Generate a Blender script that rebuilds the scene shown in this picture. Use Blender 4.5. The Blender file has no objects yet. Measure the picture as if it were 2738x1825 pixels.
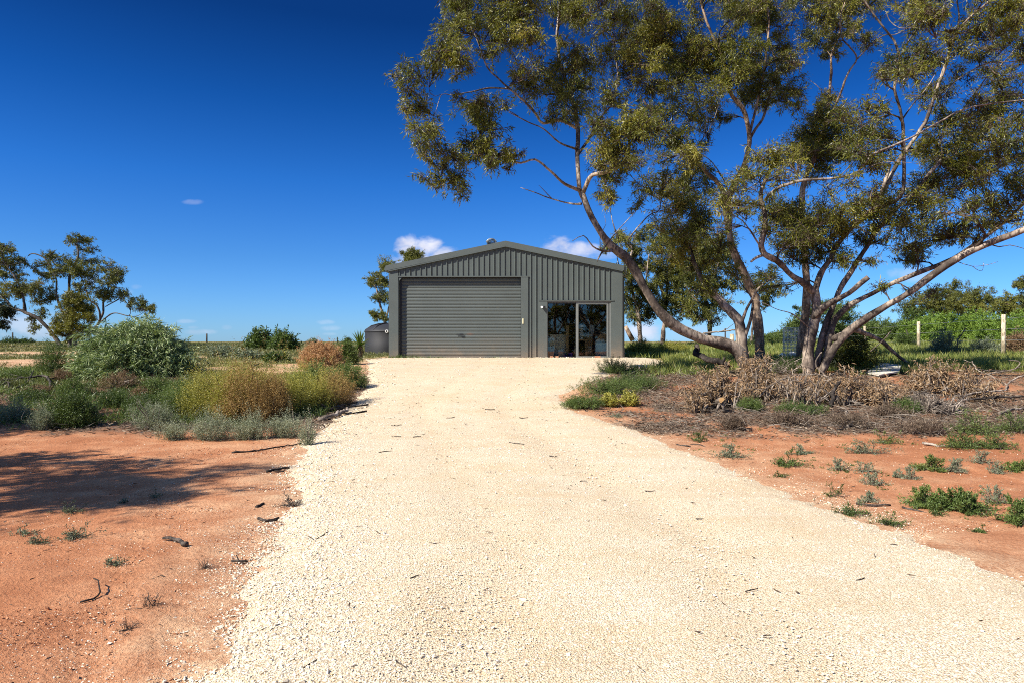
import bpy, math, random
import numpy as np
from mathutils import Vector

RNG = np.random.default_rng(7)
random.seed(7)
SC = bpy.context.scene
COL = SC.collection
CAMZ, FPX, CX, CY = 1.6, 1825.0, 1369.0, 912.5

# ------------------------------------------------------------------ helpers
def sm(a, b, x):
    t = np.clip((np.asarray(x, float) - a) / (b - a), 0, 1)
    return t * t * (3 - 2 * t)

def _hash(ix, iy, seed):
    h = (ix * 374761393 + iy * 668265263 + seed * 1442695041) & 0x7fffffff
    h = ((h ^ (h >> 13)) * 1274126177) & 0x7fffffff
    return ((h ^ (h >> 16)) & 0xffff) / 65535.0

def vnoise(x, y, seed=0):
    x = np.asarray(x, float); y = np.asarray(y, float)
    ix = np.floor(x).astype(np.int64); iy = np.floor(y).astype(np.int64)
    fx = x - ix; fy = y - iy
    fx = fx * fx * (3 - 2 * fx); fy = fy * fy * (3 - 2 * fy)
    a = _hash(ix, iy, seed); b = _hash(ix + 1, iy, seed)
    c = _hash(ix, iy + 1, seed); d = _hash(ix + 1, iy + 1, seed)
    return (a * (1 - fx) + b * fx) * (1 - fy) + (c * (1 - fx) + d * fx) * fy

def fbm(x, y, seed=0, oct=4):
    s = 0; a = .5; f = 1.0
    for k in range(oct):
        s = s + a * vnoise(x * f, y * f, seed + k * 17); a *= .5; f *= 2.03
    return s

PY = np.array([-80, 0, 8, 11, 13, 15, 18, 20, 23, 26.4, 30, 38, 48, 70, 150, 400, 1600], float)
PZ = np.array([0, 0, 0, .05, .14, .32, .70, .83, .92, .955, 1.01, 1.16, 1.32, 1.43, 1.53, 1.575, 1.59], float)
def profile(y):
    y = np.asarray(y, float)
    w = np.clip(np.abs(y) * .04, .3, 3)
    return sum(np.interp(y + k * w, PY, PZ) for k in (-1.5, -.9, -.3, .3, .9, 1.5)) / 6

def G(x, y):
    """height of the ground"""
    x = np.asarray(x, float); y = np.asarray(y, float)
    z = profile(y)
    z = z + .22 * sm(9, 20, x) * sm(22, 32, y) * (1 - sm(60, 130, y))
    pad = sm(-8.5, -6.5, x) * (1 - sm(5, 7.5, x)) * sm(23.5, 25.5, y) * (1 - sm(40, 44, y))
    z = z * (1 - pad) + .955 * pad
    near = 1 - sm(60, 200, y)
    n = (.10 * (fbm(x / 6, y / 6, 3, 3) - .44) + .05 * (fbm(x / 1.3, y / 1.3, 9, 3) - .44)) * (1 - .85 * pad) * near
    return z + n

def ray(px, py, d):
    return np.array([(px - CX) / FPX * d, d, CAMZ - (py - CY) / FPX * d])

def gp(px, py):
    """ground point seen at a place of the photograph"""
    lo, hi = 1.5, 400.0
    for _ in range(60):
        m = .5 * (lo + hi)
        p = ray(px, py, m)
        if p[2] > float(G(p[0], p[1])): lo = m
        else: hi = m
    p = ray(px, py, lo); p[2] = float(G(p[0], p[1]))
    return p

def setp(o, label=None, cat=None, group=None, kind=None):
    if label: o['label'] = label
    if cat: o['category'] = cat
    if group: o['group'] = group
    if kind: o['kind'] = kind
    return o

def empty(name, loc, label=None, cat=None, group=None):
    o = bpy.data.objects.new(name, None); COL.objects.link(o)
    o.location = [float(v) for v in loc]; o.empty_display_size = .2
    return setp(o, label, cat, group)

def mesh(name, V, F, mat, parent=None, tint=None, smooth=False, attrs=None, loc=None):
    """ONE mesh object from numpy verts (world space) and faces (array of quads/tris or list of such arrays)."""
    V = np.asarray(V, np.float32)
    Fs = F if isinstance(F, list) else [F]
    Fs = [np.asarray(f, np.int32) for f in Fs if len(f)]
    base = np.zeros(3, np.float32)
    if parent is not None:
        p = parent
        while p is not None:
            base = base + np.array(p.location, np.float32); p = p.parent
    elif loc is not None:
        base = np.array(loc, np.float32)
    me = bpy.data.meshes.new(name)
    n = len(V)
    me.vertices.add(n)
    me.vertices.foreach_set('co', (V - base).astype(np.float32).ravel())
    loops = np.concatenate([f.ravel() for f in Fs]).astype(np.int32)
    tot = np.concatenate([np.full(len(f), f.shape[1], np.int32) for f in Fs])
    st = np.concatenate([[0], np.cumsum(tot)[:-1]]).astype(np.int32)
    me.loops.add(len(loops)); me.loops.foreach_set('vertex_index', loops)
    me.polygons.add(len(tot)); me.polygons.foreach_set('loop_start', st)
    me.polygons.foreach_set('loop_total', tot)
    me.polygons.foreach_set('use_smooth', np.full(len(tot), bool(smooth)))
    if tint is not None:
        a = me.attributes.new('tint', 'FLOAT', 'POINT'); a.data.foreach_set('value', np.asarray(tint, np.float32))
    for k, v in (attrs or {}).items():
        a = me.attributes.new(k, 'FLOAT', 'POINT'); a.data.foreach_set('value', np.asarray(v, np.float32))
    me.update(calc_edges=True); me.validate()
    me.materials.append(mat)
    o = bpy.data.objects.new(name, me); COL.objects.link(o)
    if parent is not None: o.parent = parent
    elif loc is not None: o.location = [float(v) for v in loc]
    return o

class MB:
    """collects simple shapes into one mesh"""
    def __init__(s): s.V = []; s.Q = []; s.T = []; s.n = 0; s.tint = []
    def add(s, V, Q=(), T=(), tint=0.5):
        V = np.asarray(V, float)
        if len(Q): s.Q.append(np.asarray(Q, int) + s.n)
        if len(T): s.T.append(np.asarray(T, int) + s.n)
        s.V.append(V); s.n += len(V)
        s.tint.append(np.full(len(V), tint) if np.isscalar(tint) else np.asarray(tint))
        return s
    def box(s, x0, x1, y0, y1, z0, z1, b=0.0):
        v = [(x0, y0, z0), (x1, y0, z0), (x1, y1, z0), (x0, y1, z0), (x0, y0, z1), (x1, y0, z1), (x1, y1, z1), (x0, y1, z1)]
        q = [(3, 2, 1, 0), (4, 5, 6, 7), (0, 1, 5, 4), (1, 2, 6, 5), (2, 3, 7, 6), (3, 0, 4, 7)]
        return s.add(v, q)
    def prism(s, a, b, cap=True):
        """two matching rings of points"""
        n = len(a); V = np.vstack([a, b])
        q = [(i, (i + 1) % n, n + (i + 1) % n, n + i) for i in range(n)]
        s.add(V, q)
        if cap and n == 4: s.add(a, [(3, 2, 1, 0)]); s.add(b, [(0, 1, 2, 3)])
        elif cap:
            for ring, fl in ((a, 1), (b, 0)):
                c = np.mean(ring, 0); V2 = np.vstack([ring, [c]])
                t = [((i + 1) % n, i, n) if fl else (i, (i + 1) % n, n) for i in range(n)]
                s.add(V2, (), t)
        return s
    def tube(s, P, R, n=8, tint=.5, cap=True):
        V, Q, T = tube(P, R, n, cap); return s.add(V, Q, T, tint)
    def rev(s, prof, c, n=40):
        """surface of revolution; prof = [(r,z)...]"""
        a = np.linspace(0, 2 * np.pi, n, endpoint=False)
        V = np.vstack([np.c_[c[0] + r * np.cos(a), c[1] + r * np.sin(a), np.full(n, c[2] + z)] for r, z in prof])
        q = [(k * n + i, k * n + (i + 1) % n, (k + 1) * n + (i + 1) % n, (k + 1) * n + i) for k in range(len(prof) - 1) for i in range(n)]
        return s.add(V, q)
    def build(s, name, mat, parent=None, smooth=False, loc=None):
        F = []
        if s.Q: F.append(np.vstack(s.Q))
        if s.T: F.append(np.vstack(s.T))
        return mesh(name, np.vstack(s.V), F, mat, parent, np.concatenate(s.tint), smooth, loc=loc)

def nrm(v):
    v = np.asarray(v, float)
    return v / np.maximum(np.linalg.norm(v, axis=-1, keepdims=True), 1e-9)

def tube(P, R, n=8, cap=True):
    P = np.asarray(P, float); m = len(P)
    R = np.broadcast_to(np.asarray(R, float), (m,))
    T = nrm(np.gradient(P, axis=0))
    u = np.cross(T[0], (0, 0, 1.0) if abs(T[0][2]) < .9 else (1.0, 0, 0)); u = u / np.linalg.norm(u)
    U = np.zeros((m, 3))
    for i in range(m):
        u = u - T[i] * np.dot(u, T[i]); u = u / max(np.linalg.norm(u), 1e-9); U[i] = u
    W = np.cross(T, U)
    a = np.linspace(0, 2 * np.pi, n, endpoint=False)
    V = (P[:, None, :] + R[:, None, None] * (np.cos(a)[None, :, None] * U[:, None, :] + np.sin(a)[None, :, None] * W[:, None, :])).reshape(-1, 3)
    i, k = np.meshgrid(np.arange(n), np.arange(m - 1)); i = i.ravel(); k = k.ravel(); j = (i + 1) % n
    Q = np.c_[k * n + i, k * n + j, (k + 1) * n + j, (k + 1) * n + i]
    if not cap: return V, Q, []
    V = np.vstack([V, P[:1], P[-1:]])
    ii = np.arange(n); jj = (ii + 1) % n
    Tt = np.vstack([np.c_[jj, ii, np.full(n, m * n)], np.c_[(m - 1) * n + ii, (m - 1) * n + jj, np.full(n, m * n + 1)]])
    return V, Q, Tt

def smooth_path(P, step):
    """Catmull-Rom through the points (any number of columns, first three are x, y, z)"""
    P = np.asarray(P, float)
    if len(P) == 2: P = np.vstack([P[0], P.mean(0), P[1]])
    E = np.vstack([2 * P[0] - P[1], P, 2 * P[-1] - P[-2]])
    out = []
    for i in range(1, len(E) - 2):
        n = max(2, int(np.linalg.norm(E[i + 1][:3] - E[i][:3]) / step))
        t = np.linspace(0, 1, n, endpoint=False)[:, None]
        a, b, c, d = E[i - 1], E[i], E[i + 1], E[i + 2]
        out.append(.5 * (2 * b + (c - a) * t + (2 * a - 5 * b + 4 * c - d) * t ** 2 + (3 * b - a - 3 * c + d) * t ** 3))
    out.append(P[-1:])
    return np.vstack(out)

def leaf_quads(P, D, L, W, rng, fold=0.0):
    """rhombus leaves: base P, direction D"""
    n = len(P); D = nrm(D)
    S = nrm(np.cross(D, rng.normal(size=(n, 3))))
    N = np.cross(S, D)
    L = np.broadcast_to(L, (n,))[:, None]; W = np.broadcast_to(W, (n,))[:, None]
    bend = N * L * rng.uniform(-.16, .16, (n, 1))
    mid = P + D * L * .45 + bend
    V = np.stack([P, mid + S * W * .5, P + D * L, mid - S * W * .5], 1).reshape(-1, 3)
    Q = np.arange(4 * n).reshape(n, 4)
    return V, Q

# ------------------------------------------------------------------ materials
def newmat(name):
    m = bpy.data.materials.new(name); m.use_nodes = True
    nt = m.node_tree; nt.nodes.clear()
    out = nt.nodes.new('ShaderNodeOutputMaterial')
    return m, nt, out

class NT:
    def __init__(s, nt): s.nt = nt
    def n(s, t, **kw):
        o = s.nt.nodes.new(t)
        for k, v in kw.items():
            if k in ('i',):
                for a, b in v.items(): o.inputs[a].default_value = b
            else: setattr(o, k, v)
        return o
    def l(s, a, b): s.nt.links.new(a, b)
    def val(s, sock, v):
        if hasattr(v, 'is_output') or hasattr(v, 'links'): s.l(v, sock)
        else: sock.default_value = v
    def math(s, op, a, b=0.0, clamp=False, c=None):
        o = s.n('ShaderNodeMath', operation=op, use_clamp=clamp)
        s.val(o.inputs[0], a); s.val(o.inputs[1], b)
        if c is not None: s.val(o.inputs[2], c)
        return o.outputs[0]
    def mix(s, f, a, b, mode='MIX'):
        o = s.n('ShaderNodeMix', data_type='RGBA', blend_type=mode)
        s.val(o.inputs[0], f)
        for k, v in ((6, a), (7, b)):
            if isinstance(v, tuple): o.inputs[k].default_value = (*v, 1) if len(v) == 3 else v
            else: s.l(v, o.inputs[k])
        return o.outputs[2]
    def ramp(s, f, stops, interp='LINEAR'):
        o = s.n('ShaderNodeValToRGB'); cr = o.color_ramp; cr.interpolation = interp
        while len(cr.elements) < len(stops): cr.elements.new(.5)
        for e, (p, c) in zip(cr.elements, stops):
            e.position = p; e.color = (*c, 1) if isinstance(c, tuple) else (c, c, c, 1)
        s.l(f, o.inputs[0]); return o.outputs[0]
    def noise(s, vec, scale, detail=4, rough=.55, dist=0.0):
        o = s.n('ShaderNodeTexNoise'); o.inputs['Scale'].default_value = scale
        o.inputs['Detail'].default_value = detail; o.inputs['Roughness'].default_value = rough
        o.inputs['Distortion'].default_value = dist
        if vec is not None: s.l(vec, o.inputs['Vector'])
        return o.outputs['Fac']
    def vor(s, vec, scale, feature='F1', out='Distance', rnd=1.0):
        o = s.n('ShaderNodeTexVoronoi', feature=feature); o.inputs['Scale'].default_value = scale
        o.inputs['Randomness'].default_value = rnd
        if vec is not None: s.l(vec, o.inputs['Vector'])
        return o.outputs[out]
    def pos(s): return s.n('ShaderNodeNewGeometry').outputs['Position']
    def attr(s, name): return s.n('ShaderNodeAttribute', attribute_name=name).outputs['Fac']
    def bump(s, h, strength=.5, dist=.02, normal=None):
        o = s.n('ShaderNodeBump'); o.inputs['Strength'].default_value = strength; o.inputs['Distance'].default_value = dist
        s.l(h, o.inputs['Height'])
        if normal is not None: s.l(normal, o.inputs['Normal'])
        return o.outputs[0]

def principled(t, out, color, rough=.6, spec=.4, metal=0, normal=None):
    b = t.n('ShaderNodeBsdfPrincipled')
    if isinstance(color, tuple): b.inputs['Base Color'].default_value = (*color, 1)
    else: t.l(color, b.inputs['Base Color'])
    t.val(b.inputs['Roughness'], rough); b.inputs['Specular IOR Level'].default_value = spec
    b.inputs['Metallic'].default_value = metal
    if normal is not None: t.l(normal, b.inputs['Normal'])
    if out is not None: t.l(b.outputs[0], out.inputs['Surface'])
    return b

def leaf_mat(name, stops, transl=.3, rough=.45, spec=.35):
    m, nt, out = newmat(name); t = NT(nt)
    c = t.ramp(t.attr('tint'), stops)
    b = principled(t, None, c, rough, spec)
    tr = t.n('ShaderNodeBsdfTranslucent'); t.l(t.mix(1, c, (1.0, 1.0, .55), 'MULTIPLY'), tr.inputs['Color'])
    mx = t.n('ShaderNodeMixShader'); mx.inputs[0].default_value = transl
    t.l(b.outputs[0], mx.inputs[1]); t.l(tr.outputs[0], mx.inputs[2]); t.l(mx.outputs[0], out.inputs['Surface'])
    return m

def bark_mat(name, c1, c2, c3, scale=1.0, bump=.4):
    m, nt, out = newmat(name); t = NT(nt)
    p = t.n('ShaderNodeTexCoord').outputs['Object']
    mp = t.n('ShaderNodeMapping'); mp.inputs['Scale'].default_value = (9 * scale, 9 * scale, 2.2 * scale); t.l(p, mp.inputs[0])
    big = t.noise(p, 1.6 * scale, 3); fine = t.noise(mp.outputs[0], 1.5, 5, .65, .4)
    c = t.ramp(big, [(.42, c1), (.5, c2), (.57, c3)])
    c = t.mix(t.ramp(fine, [(.46, 0.0), (.60, .85)]), c, tuple(v * .5 for v in c1))
    c = t.mix(t.ramp(t.noise(p, 14 * scale, 3), [(.55, 0.0), (.75, .5)]), c, c3)
    principled(t, out, c, .8, .2, normal=t.bump(fine, bump, .02))
    return m

def simple_mat(name, c, rough=.6, spec=.4, metal=0, var=.12, scale=6, bump=0.0):
    m, nt, out = newmat(name); t = NT(nt)
    p = t.n('ShaderNodeTexCoord').outputs['Object']
    f = t.noise(p, scale, 5, .6)
    col = t.mix(t.ramp(f, [(.3, 0.0), (.7, 1.0)]), tuple(v * (1 - var) for v in c), tuple(min(1, v * (1 + var)) for v in c))
    principled(t, out, col, rough, spec, metal, t.bump(f, bump, .01) if bump else None)
    return m

M = {}
M['gum'] = leaf_mat('gum_leaf', [(0, (.05, .062, .013)), (.4, (.125, .138, .018)), (.75, (.235, .222, .024)), (1, (.40, .345, .08))], .36, .4, .4)
M['gum_far'] = leaf_mat('gum_leaf_far', [(0, (.055, .068, .018)), (.5, (.14, .152, .028)), (1, (.27, .25, .05))], .28, .5, .3)
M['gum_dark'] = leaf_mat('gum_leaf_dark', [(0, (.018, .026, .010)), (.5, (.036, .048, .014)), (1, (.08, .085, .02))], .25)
M['silver_gum'] = leaf_mat('silver_gum_leaf', [(0, (.07, .115, .04)), (.5, (.19, .26, .095)), (1, (.44, .50, .25))], .25, .45, .4)  # pale end raised so the leaf colour also stands in for glossy highlights
M['olive'] = leaf_mat('olive_leaf', [(0, (.07, .08, .015)), (.5, (.15, .15, .022)), (1, (.26, .235, .035))], .3)
M['green'] = leaf_mat('green_leaf', [(0, (.045, .075, .02)), (.5, (.11, .165, .042)), (1, (.22, .27, .07))], .32)
M['bright'] = leaf_mat('bright_leaf', [(0, (.065, .11, .016)), (.5, (.15, .25, .038)), (1, (.27, .36, .06))], .32)
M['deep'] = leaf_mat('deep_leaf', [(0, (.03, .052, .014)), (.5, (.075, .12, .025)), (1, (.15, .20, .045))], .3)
M['saltbush'] = leaf_mat('saltbush_leaf', [(0, (.10, .13, .08)), (.5, (.205, .235, .15)), (1, (.38, .40, .27))], .2, .7, .15)
M['yellow'] = leaf_mat('yellow_leaf', [(0, (.15, .15, .024)), (.5, (.34, .325, .055)), (1, (.52, .48, .12))], .3)
M['brown'] = leaf_mat('brown_leaf', [(0, (.14, .08, .028)), (.5, (.30, .19, .068)), (1, (.46, .32, .13))], .25, .7, .15)
M['rust'] = leaf_mat('rust_leaf', [(0, (.24, .125, .055)), (.5, (.45, .255, .125)), (1, (.62, .40, .22))], .25, .7, .15)
M['dead'] = leaf_mat('dead_leaf', [(0, (.11, .065, .035)), (.5, (.26, .165, .09)), (1, (.48, .34, .20))], .2, .6, .25)
M['grey_twig'] = leaf_mat('grey_twig', [(0, (.10, .085, .07)), (.5, (.19, .16, .13)), (1, (.32, .28, .23))], .05, .8, .1)
M['litter'] = leaf_mat('litter_leaf', [(0, (.065, .045, .032)), (.5, (.16, .115, .08)), (1, (.36, .29, .21))], .1, .8, .15)
M['grass'] = leaf_mat('grass_blade', [(0, (.09, .13, .03)), (.5, (.205, .25, .06)), (.85, (.35, .34, .085)), (1, (.46, .40, .18))], .35)
M['grass_dry'] = leaf_mat('grass_blade_pale', [(0, (.085, .10, .035)), (.5, (.18, .19, .07)), (1, (.36, .32, .15))], .3)
M['yucca'] = leaf_mat('yucca_leaf', [(0, (.05, .085, .02)), (.5, (.10, .16, .03)), (1, (.2, .27, .06))], .2, .4, .4)
M['bark'] = bark_mat('gum_bark', (.085, .066, .052), (.215, .168, .13), (.40, .325, .25))
M['bark_pale'] = bark_mat('pale_gum_bark', (.16, .105, .07), (.33, .235, .16), (.50, .385, .275))
M['bark_dark'] = bark_mat('dark_bark', (.045, .036, .030), (.085, .068, .055), (.16, .13, .105))
M['twig'] = bark_mat('gum_twig', (.04, .03, .024), (.08, .06, .046), (.17, .125, .095), 2.0, .2)
M['deadwood'] = bark_mat('dead_wood', (.12, .095, .075), (.235, .19, .15), (.38, .32, .26), 2.0)
M['charwood'] = bark_mat('weathered_dark_wood', (.018, .014, .012), (.04, .032, .026), (.10, .08, .065), 2.0)
M['post'] = bark_mat('post_wood', (.38, .31, .20), (.52, .44, .30), (.62, .54, .40), 2.0, .2)
M['post_dark'] = simple_mat('dark_post', (.05, .04, .035), .8, .2)

# steel sheet of the shed: factory-painted, faintly dusty
def steel_mat(name, c, rust=False):
    m, nt, out = newmat(name); t = NT(nt)
    p = t.pos()
    sep = t.n('ShaderNodeSeparateXYZ'); t.l(p, sep.inputs[0])
    n1 = t.noise(p, 1.3, 5, .6); n2 = t.noise(p, 40, 3, .6)
    f = t.math('ADD', t.math('MULTIPLY', n1, .7), t.math('MULTIPLY', n2, .3))
    col = t.mix(t.ramp(f, [(.35, 0.0), (.65, 1.0)]), tuple(v * .9 for v in c), tuple(v * 1.1 for v in c))
    h = t.math('SUBTRACT', sep.outputs[2], .95)
    dust = t.math('MULTIPLY', t.ramp(t.math('ADD', h, t.math('MULTIPLY', t.math('SUBTRACT', n1, .5), 1.4)), [(0, .75), (.35, .25), (1.0, 0.02)]), t.ramp(n2, [(.3, .4), (.7, 1.0)]))
    col = t.mix(dust, col, (.26, .19, .13))
    if rust:
        mp = t.n('ShaderNodeMapping'); mp.inputs['Location'].default_value = (1.63, -26.4, -1.87)
        mp.vector_type = 'POINT'; t.l(p, mp.inputs[0])
        ln = t.n('ShaderNodeVectorMath', operation='LENGTH')
        ml = t.n('ShaderNodeVectorMath', operation='MULTIPLY'); ml.inputs[1].default_value = (3.2, .1, 9)
        t.l(mp.outputs[0], ml.inputs[0]); t.l(ml.outputs[0], ln.inputs[0])
        r = t.ramp(t.math('ADD', ln.outputs['Value'], t.math('MULTIPLY', n2, .8)), [(.4, .5), (1.0, 0.0)])
        col = t.mix(r, col, (.22, .09, .04))
    principled(t, out, col, .48, .4, 0, t.bump(t.noise(p, 3.0, 2), .05, .01))
    return m
M['steel'] = steel_mat('grey_steel', (.078, .096, .091))
M['steel_door'] = steel_mat('roller_steel', (.074, .089, .085), True)
M['steel_trim'] = steel_mat('trim_steel', (.082, .099, .094))
M['alu'] = simple_mat('door_frame_metal', (.17, .18, .17), .4, .5, 0, .08)
M['black'] = simple_mat('black_plastic', (.012, .012, .013), .45, .5)
M['tank'] = simple_mat('tank_plastic', (.022, .023, .026), .6, .35, 0, .15, 2)
M['white'] = simple_mat('white_plastic', (.75, .74, .70), .5, .4)
M['cream'] = simple_mat('cream_plastic', (.72, .68, .45), .5, .4)
M['mesh'] = simple_mat('pale_wire', (.50, .54, .51), .6, .3)
M['galv'] = simple_mat('galvanised_metal', (.36, .38, .37), .45, .5, .6)
M['purple'] = simple_mat('purple_plastic', (.28, .05, .42), .4, .5)
M['slab'] = simple_mat('concrete', (.30, .29, .27), .85, .2)
M['lining'] = simple_mat('shed_lining', (.10, .10, .10), .7, .2)
M['timber'] = simple_mat('timber', (.30, .20, .11), .7, .3, 0, .25, 9)
M['cloth'] = simple_mat('grey_blue_cloth', (.30, .36, .40), .9, .1, 0, .2, 5)
M['brick'] = simple_mat('brick', (.42, .22, .13), .85, .2, 0, .2, 12)
M['board'] = simple_mat('weathered_board', (.50, .47, .40), .8, .2, 0, .35, 5, .3)
M['blue'] = simple_mat('blue_plastic', (.16, .26, .48), .5, .4)

def glass_mat():
    m, nt, out = newmat('window_glass'); t = NT(nt)
    fr = t.n('ShaderNodeFresnel'); fr.inputs[0].default_value = 1.55
    tr = t.n('ShaderNodeBsdfTransparent'); tr.inputs[0].default_value = (.76, .82, .78, 1)
    gl = t.n('ShaderNodeBsdfGlossy'); gl.inputs['Roughness'].default_value = .01; gl.inputs[0].default_value = (.95, 1, .98, 1)
    mx = t.n('ShaderNodeMixShader'); t.l(t.math('MULTIPLY', fr.outputs[0], 2.0, True), mx.inputs[0])
    t.l(tr.outputs[0], mx.inputs[1]); t.l(gl.outputs[0], mx.inputs[2]); t.l(mx.outputs[0], out.inputs['Surface'])
    return m
M['glass'] = glass_mat()

def ground_mat():
    m, nt, out = newmat('red_earth'); t = NT(nt)
    p = t.pos()
    big = t.noise(p, .35, 4, .6); mid = t.noise(p, 2.2, 5, .62); fine = t.noise(p, 34, 4, .7); grit = t.noise(p, 140, 2, .6)
    soil = t.ramp(t.math('ADD', t.math('MULTIPLY', big, .5), t.math('MULTIPLY', mid, .5)),
                  [(.34, (.30, .113, .05)), (.5, (.43, .183, .087)), (.63, (.56, .305, .165))])
    soil = t.mix(t.ramp(fine, [(.35, .45), (.6, 0.0)]), soil, (.24, .09, .042))
    soil = t.mix(t.ramp(grit, [(.56, 0.0), (.7, .42)]), soil, (.60, .33, .175))
    scuff = t.noise(p, .75, 6, .7, 1.2)
    soil = t.mix(t.ramp(scuff, [(.52, 0.0), (.62, .4)]), soil, (.27, .105, .047))
    # pale chips of limestone lying in the soil
    peb = t.vor(p, 46); pebm = t.noise(p, 3.1, 4, .6)
    pf = t.math('MULTIPLY', t.ramp(peb, [(.14, 1.0), (.22, 0.0)]), t.ramp(pebm, [(.48, 0.0), (.66, .85)]))
    soil = t.mix(pf, soil, (.72, .52, .34))
    col = soil
    pale = t.math('MULTIPLY', t.attr('pale'), t.ramp(t.math('ADD', t.math('MULTIPLY', mid, .6), t.math('MULTIPLY', fine, .4)), [(.38, .25), (.58, 1.0)]))
    col = t.mix(pale, col, t.ramp(fine, [(.3, (.46, .29, .16)), (.7, (.68, .50, .32))]))
    litn = t.noise(p, 24, 5, .75, .8)
    lit = t.math('MULTIPLY', t.attr('litter'), t.ramp(mid, [(.3, .45), (.55, 1.0)]))
    col = t.mix(lit, col, t.ramp(litn, [(.32, (.055, .035, .024)), (.5, (.13, .085, .06)), (.68, (.27, .20, .14))]))
    gn = t.noise(p, 1.1, 5, .65)
    gr = t.math('MULTIPLY', t.attr('green'), t.ramp(gn, [(.34, .35), (.55, 1.0)]))
    col = t.mix(gr, col, t.ramp(t.math('ADD', t.math('MULTIPLY', gn, .5), t.math('MULTIPLY', fine, .5)),
                                 [(.34, (.07, .085, .026)), (.5, (.15, .16, .05)), (.64, (.25, .23, .09))]))
    h = t.math('ADD', t.math('MULTIPLY', mid, .6), t.math('ADD', t.math('MULTIPLY', fine, .35), t.math('MULTIPLY', pf, .25)))
    h = t.math('ADD', h, t.math('MULTIPLY', grit, .12))
    principled(t, out, col, .95, .1, normal=t.bump(h, 1.0, .05))
    return m
M['ground'] = ground_mat()

def drive_mat():
    m, nt, out = newmat('crushed_limestone'); t = NT(nt)
    p = t.pos()
    big = t.noise(p, .45, 4, .6); mid = t.noise(p, 2.4, 5, .68); fine = t.noise(p, 75, 3, .75); spk = t.noise(p, 30, 4, .75)
    v1 = t.vor(p, 95); vc = t.n('ShaderNodeTexVoronoi'); vc.inputs['Scale'].default_value = 95; t.l(p, vc.inputs['Vector'])
    hue = t.n('ShaderNodeSeparateColor'); t.l(vc.outputs['Color'], hue.inputs[0])
    col = t.ramp(hue.outputs[0], [(0, (.47, .345, .195)), (.22, (.625, .52, .365)), (.8, (.71, .62, .465)), (1, (.78, .705, .565))])
    # earth trodden and driven into the stone: patches and streaks
    st = t.n('ShaderNodeMapping'); st.inputs['Scale'].default_value = (.55, 1.5, 1); st.inputs['Rotation'].default_value = (0, 0, .25); t.l(p, st.inputs[0])
    str_ = t.noise(st.outputs[0], 1.1, 6, .68, .6)
    dust = t.ramp(t.math('ADD', t.math('MULTIPLY', big, .3), t.math('ADD', t.math('MULTIPLY', mid, .25), t.math('MULTIPLY', str_, .45))), [(.44, 0.0), (.56, .62), (.66, .92)])
    dust = t.math('MAXIMUM', dust, t.math('MULTIPLY', t.attr('track'), t.ramp(mid, [(.36, .1), (.6, .62)])))
    dust = t.math('MULTIPLY', dust, t.ramp(spk, [(.38, .35), (.6, 1.0)]))
    col = t.mix(dust, col, t.ramp(fine, [(.35, (.51, .35, .18)), (.65, (.64, .49, .29))]))
    col = t.mix(t.ramp(v1, [(.40, 0.0), (.8, .7)]), col, (.36, .26, .155))
    col = t.mix(t.ramp(t.math('ADD', t.math('MULTIPLY', spk, .6), t.math('MULTIPLY', fine, .4)), [(.60, 0.0), (.68, .85)]), col, (.27, .18, .105))
    h = t.math('ADD', t.math('MULTIPLY', t.math('SUBTRACT', 1.0, v1), .55), t.math('MULTIPLY', fine, .45))
    h = t.math('ADD', h, t.math('MULTIPLY', mid, .8))
    principled(t, out, col, .9, .15, normal=t.bump(h, .75, .016))
    return m
M['drive'] = drive_mat()

def stone_mat():
    m, nt, out = newmat('limestone_chip'); t = NT(nt)
    c = t.ramp(t.attr('tint'), [(0, (.51, .335, .15)), (.08, (.61, .48, .295)), (.3, (.68, .575, .415)), (.75, (.74, .65, .505)), (1, (.81, .745, .625))])
    n = t.noise(t.pos(), 120, 3, .6)
    c = t.mix(t.ramp(n, [(.35, .3), (.6, 0.0)]), c, (.45, .33, .2))
    principled(t, out, c, .85, .2)
    return m
M['stone'] = stone_mat()
M['clod'] = leaf_mat('soil_clod', [(0, (.25, .10, .048)), (.6, (.42, .19, .095)), (1, (.58, .33, .19))], .0, .95, .1)

# ------------------------------------------------------------------ camera, sun, sky
cam = bpy.data.cameras.new('camera'); co = bpy.data.objects.new('camera', cam); COL.objects.link(co)
cam.sensor_width = 36; cam.lens = 24; cam.clip_end = 8000; cam.clip_start = .05
co.location = (0, 0, CAMZ); co.rotation_euler = (math.radians(90), 0, 0)
SC.camera = co

EL = math.radians(41); AZ = math.radians(238)          # sun behind the camera's left shoulder
sd = Vector((math.sin(AZ) * math.cos(EL), math.cos(AZ) * math.cos(EL), math.sin(EL)))
sun = bpy.data.lights.new('sun', 'SUN'); sun.energy = 4.6; sun.angle = math.radians(.55); sun.color = (1, .935, .84)
so = bpy.data.objects.new('sun', sun); COL.objects.link(so)
so.rotation_euler = sd.to_track_quat('Z', 'Y').to_euler(); so.location = sd * 60

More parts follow.
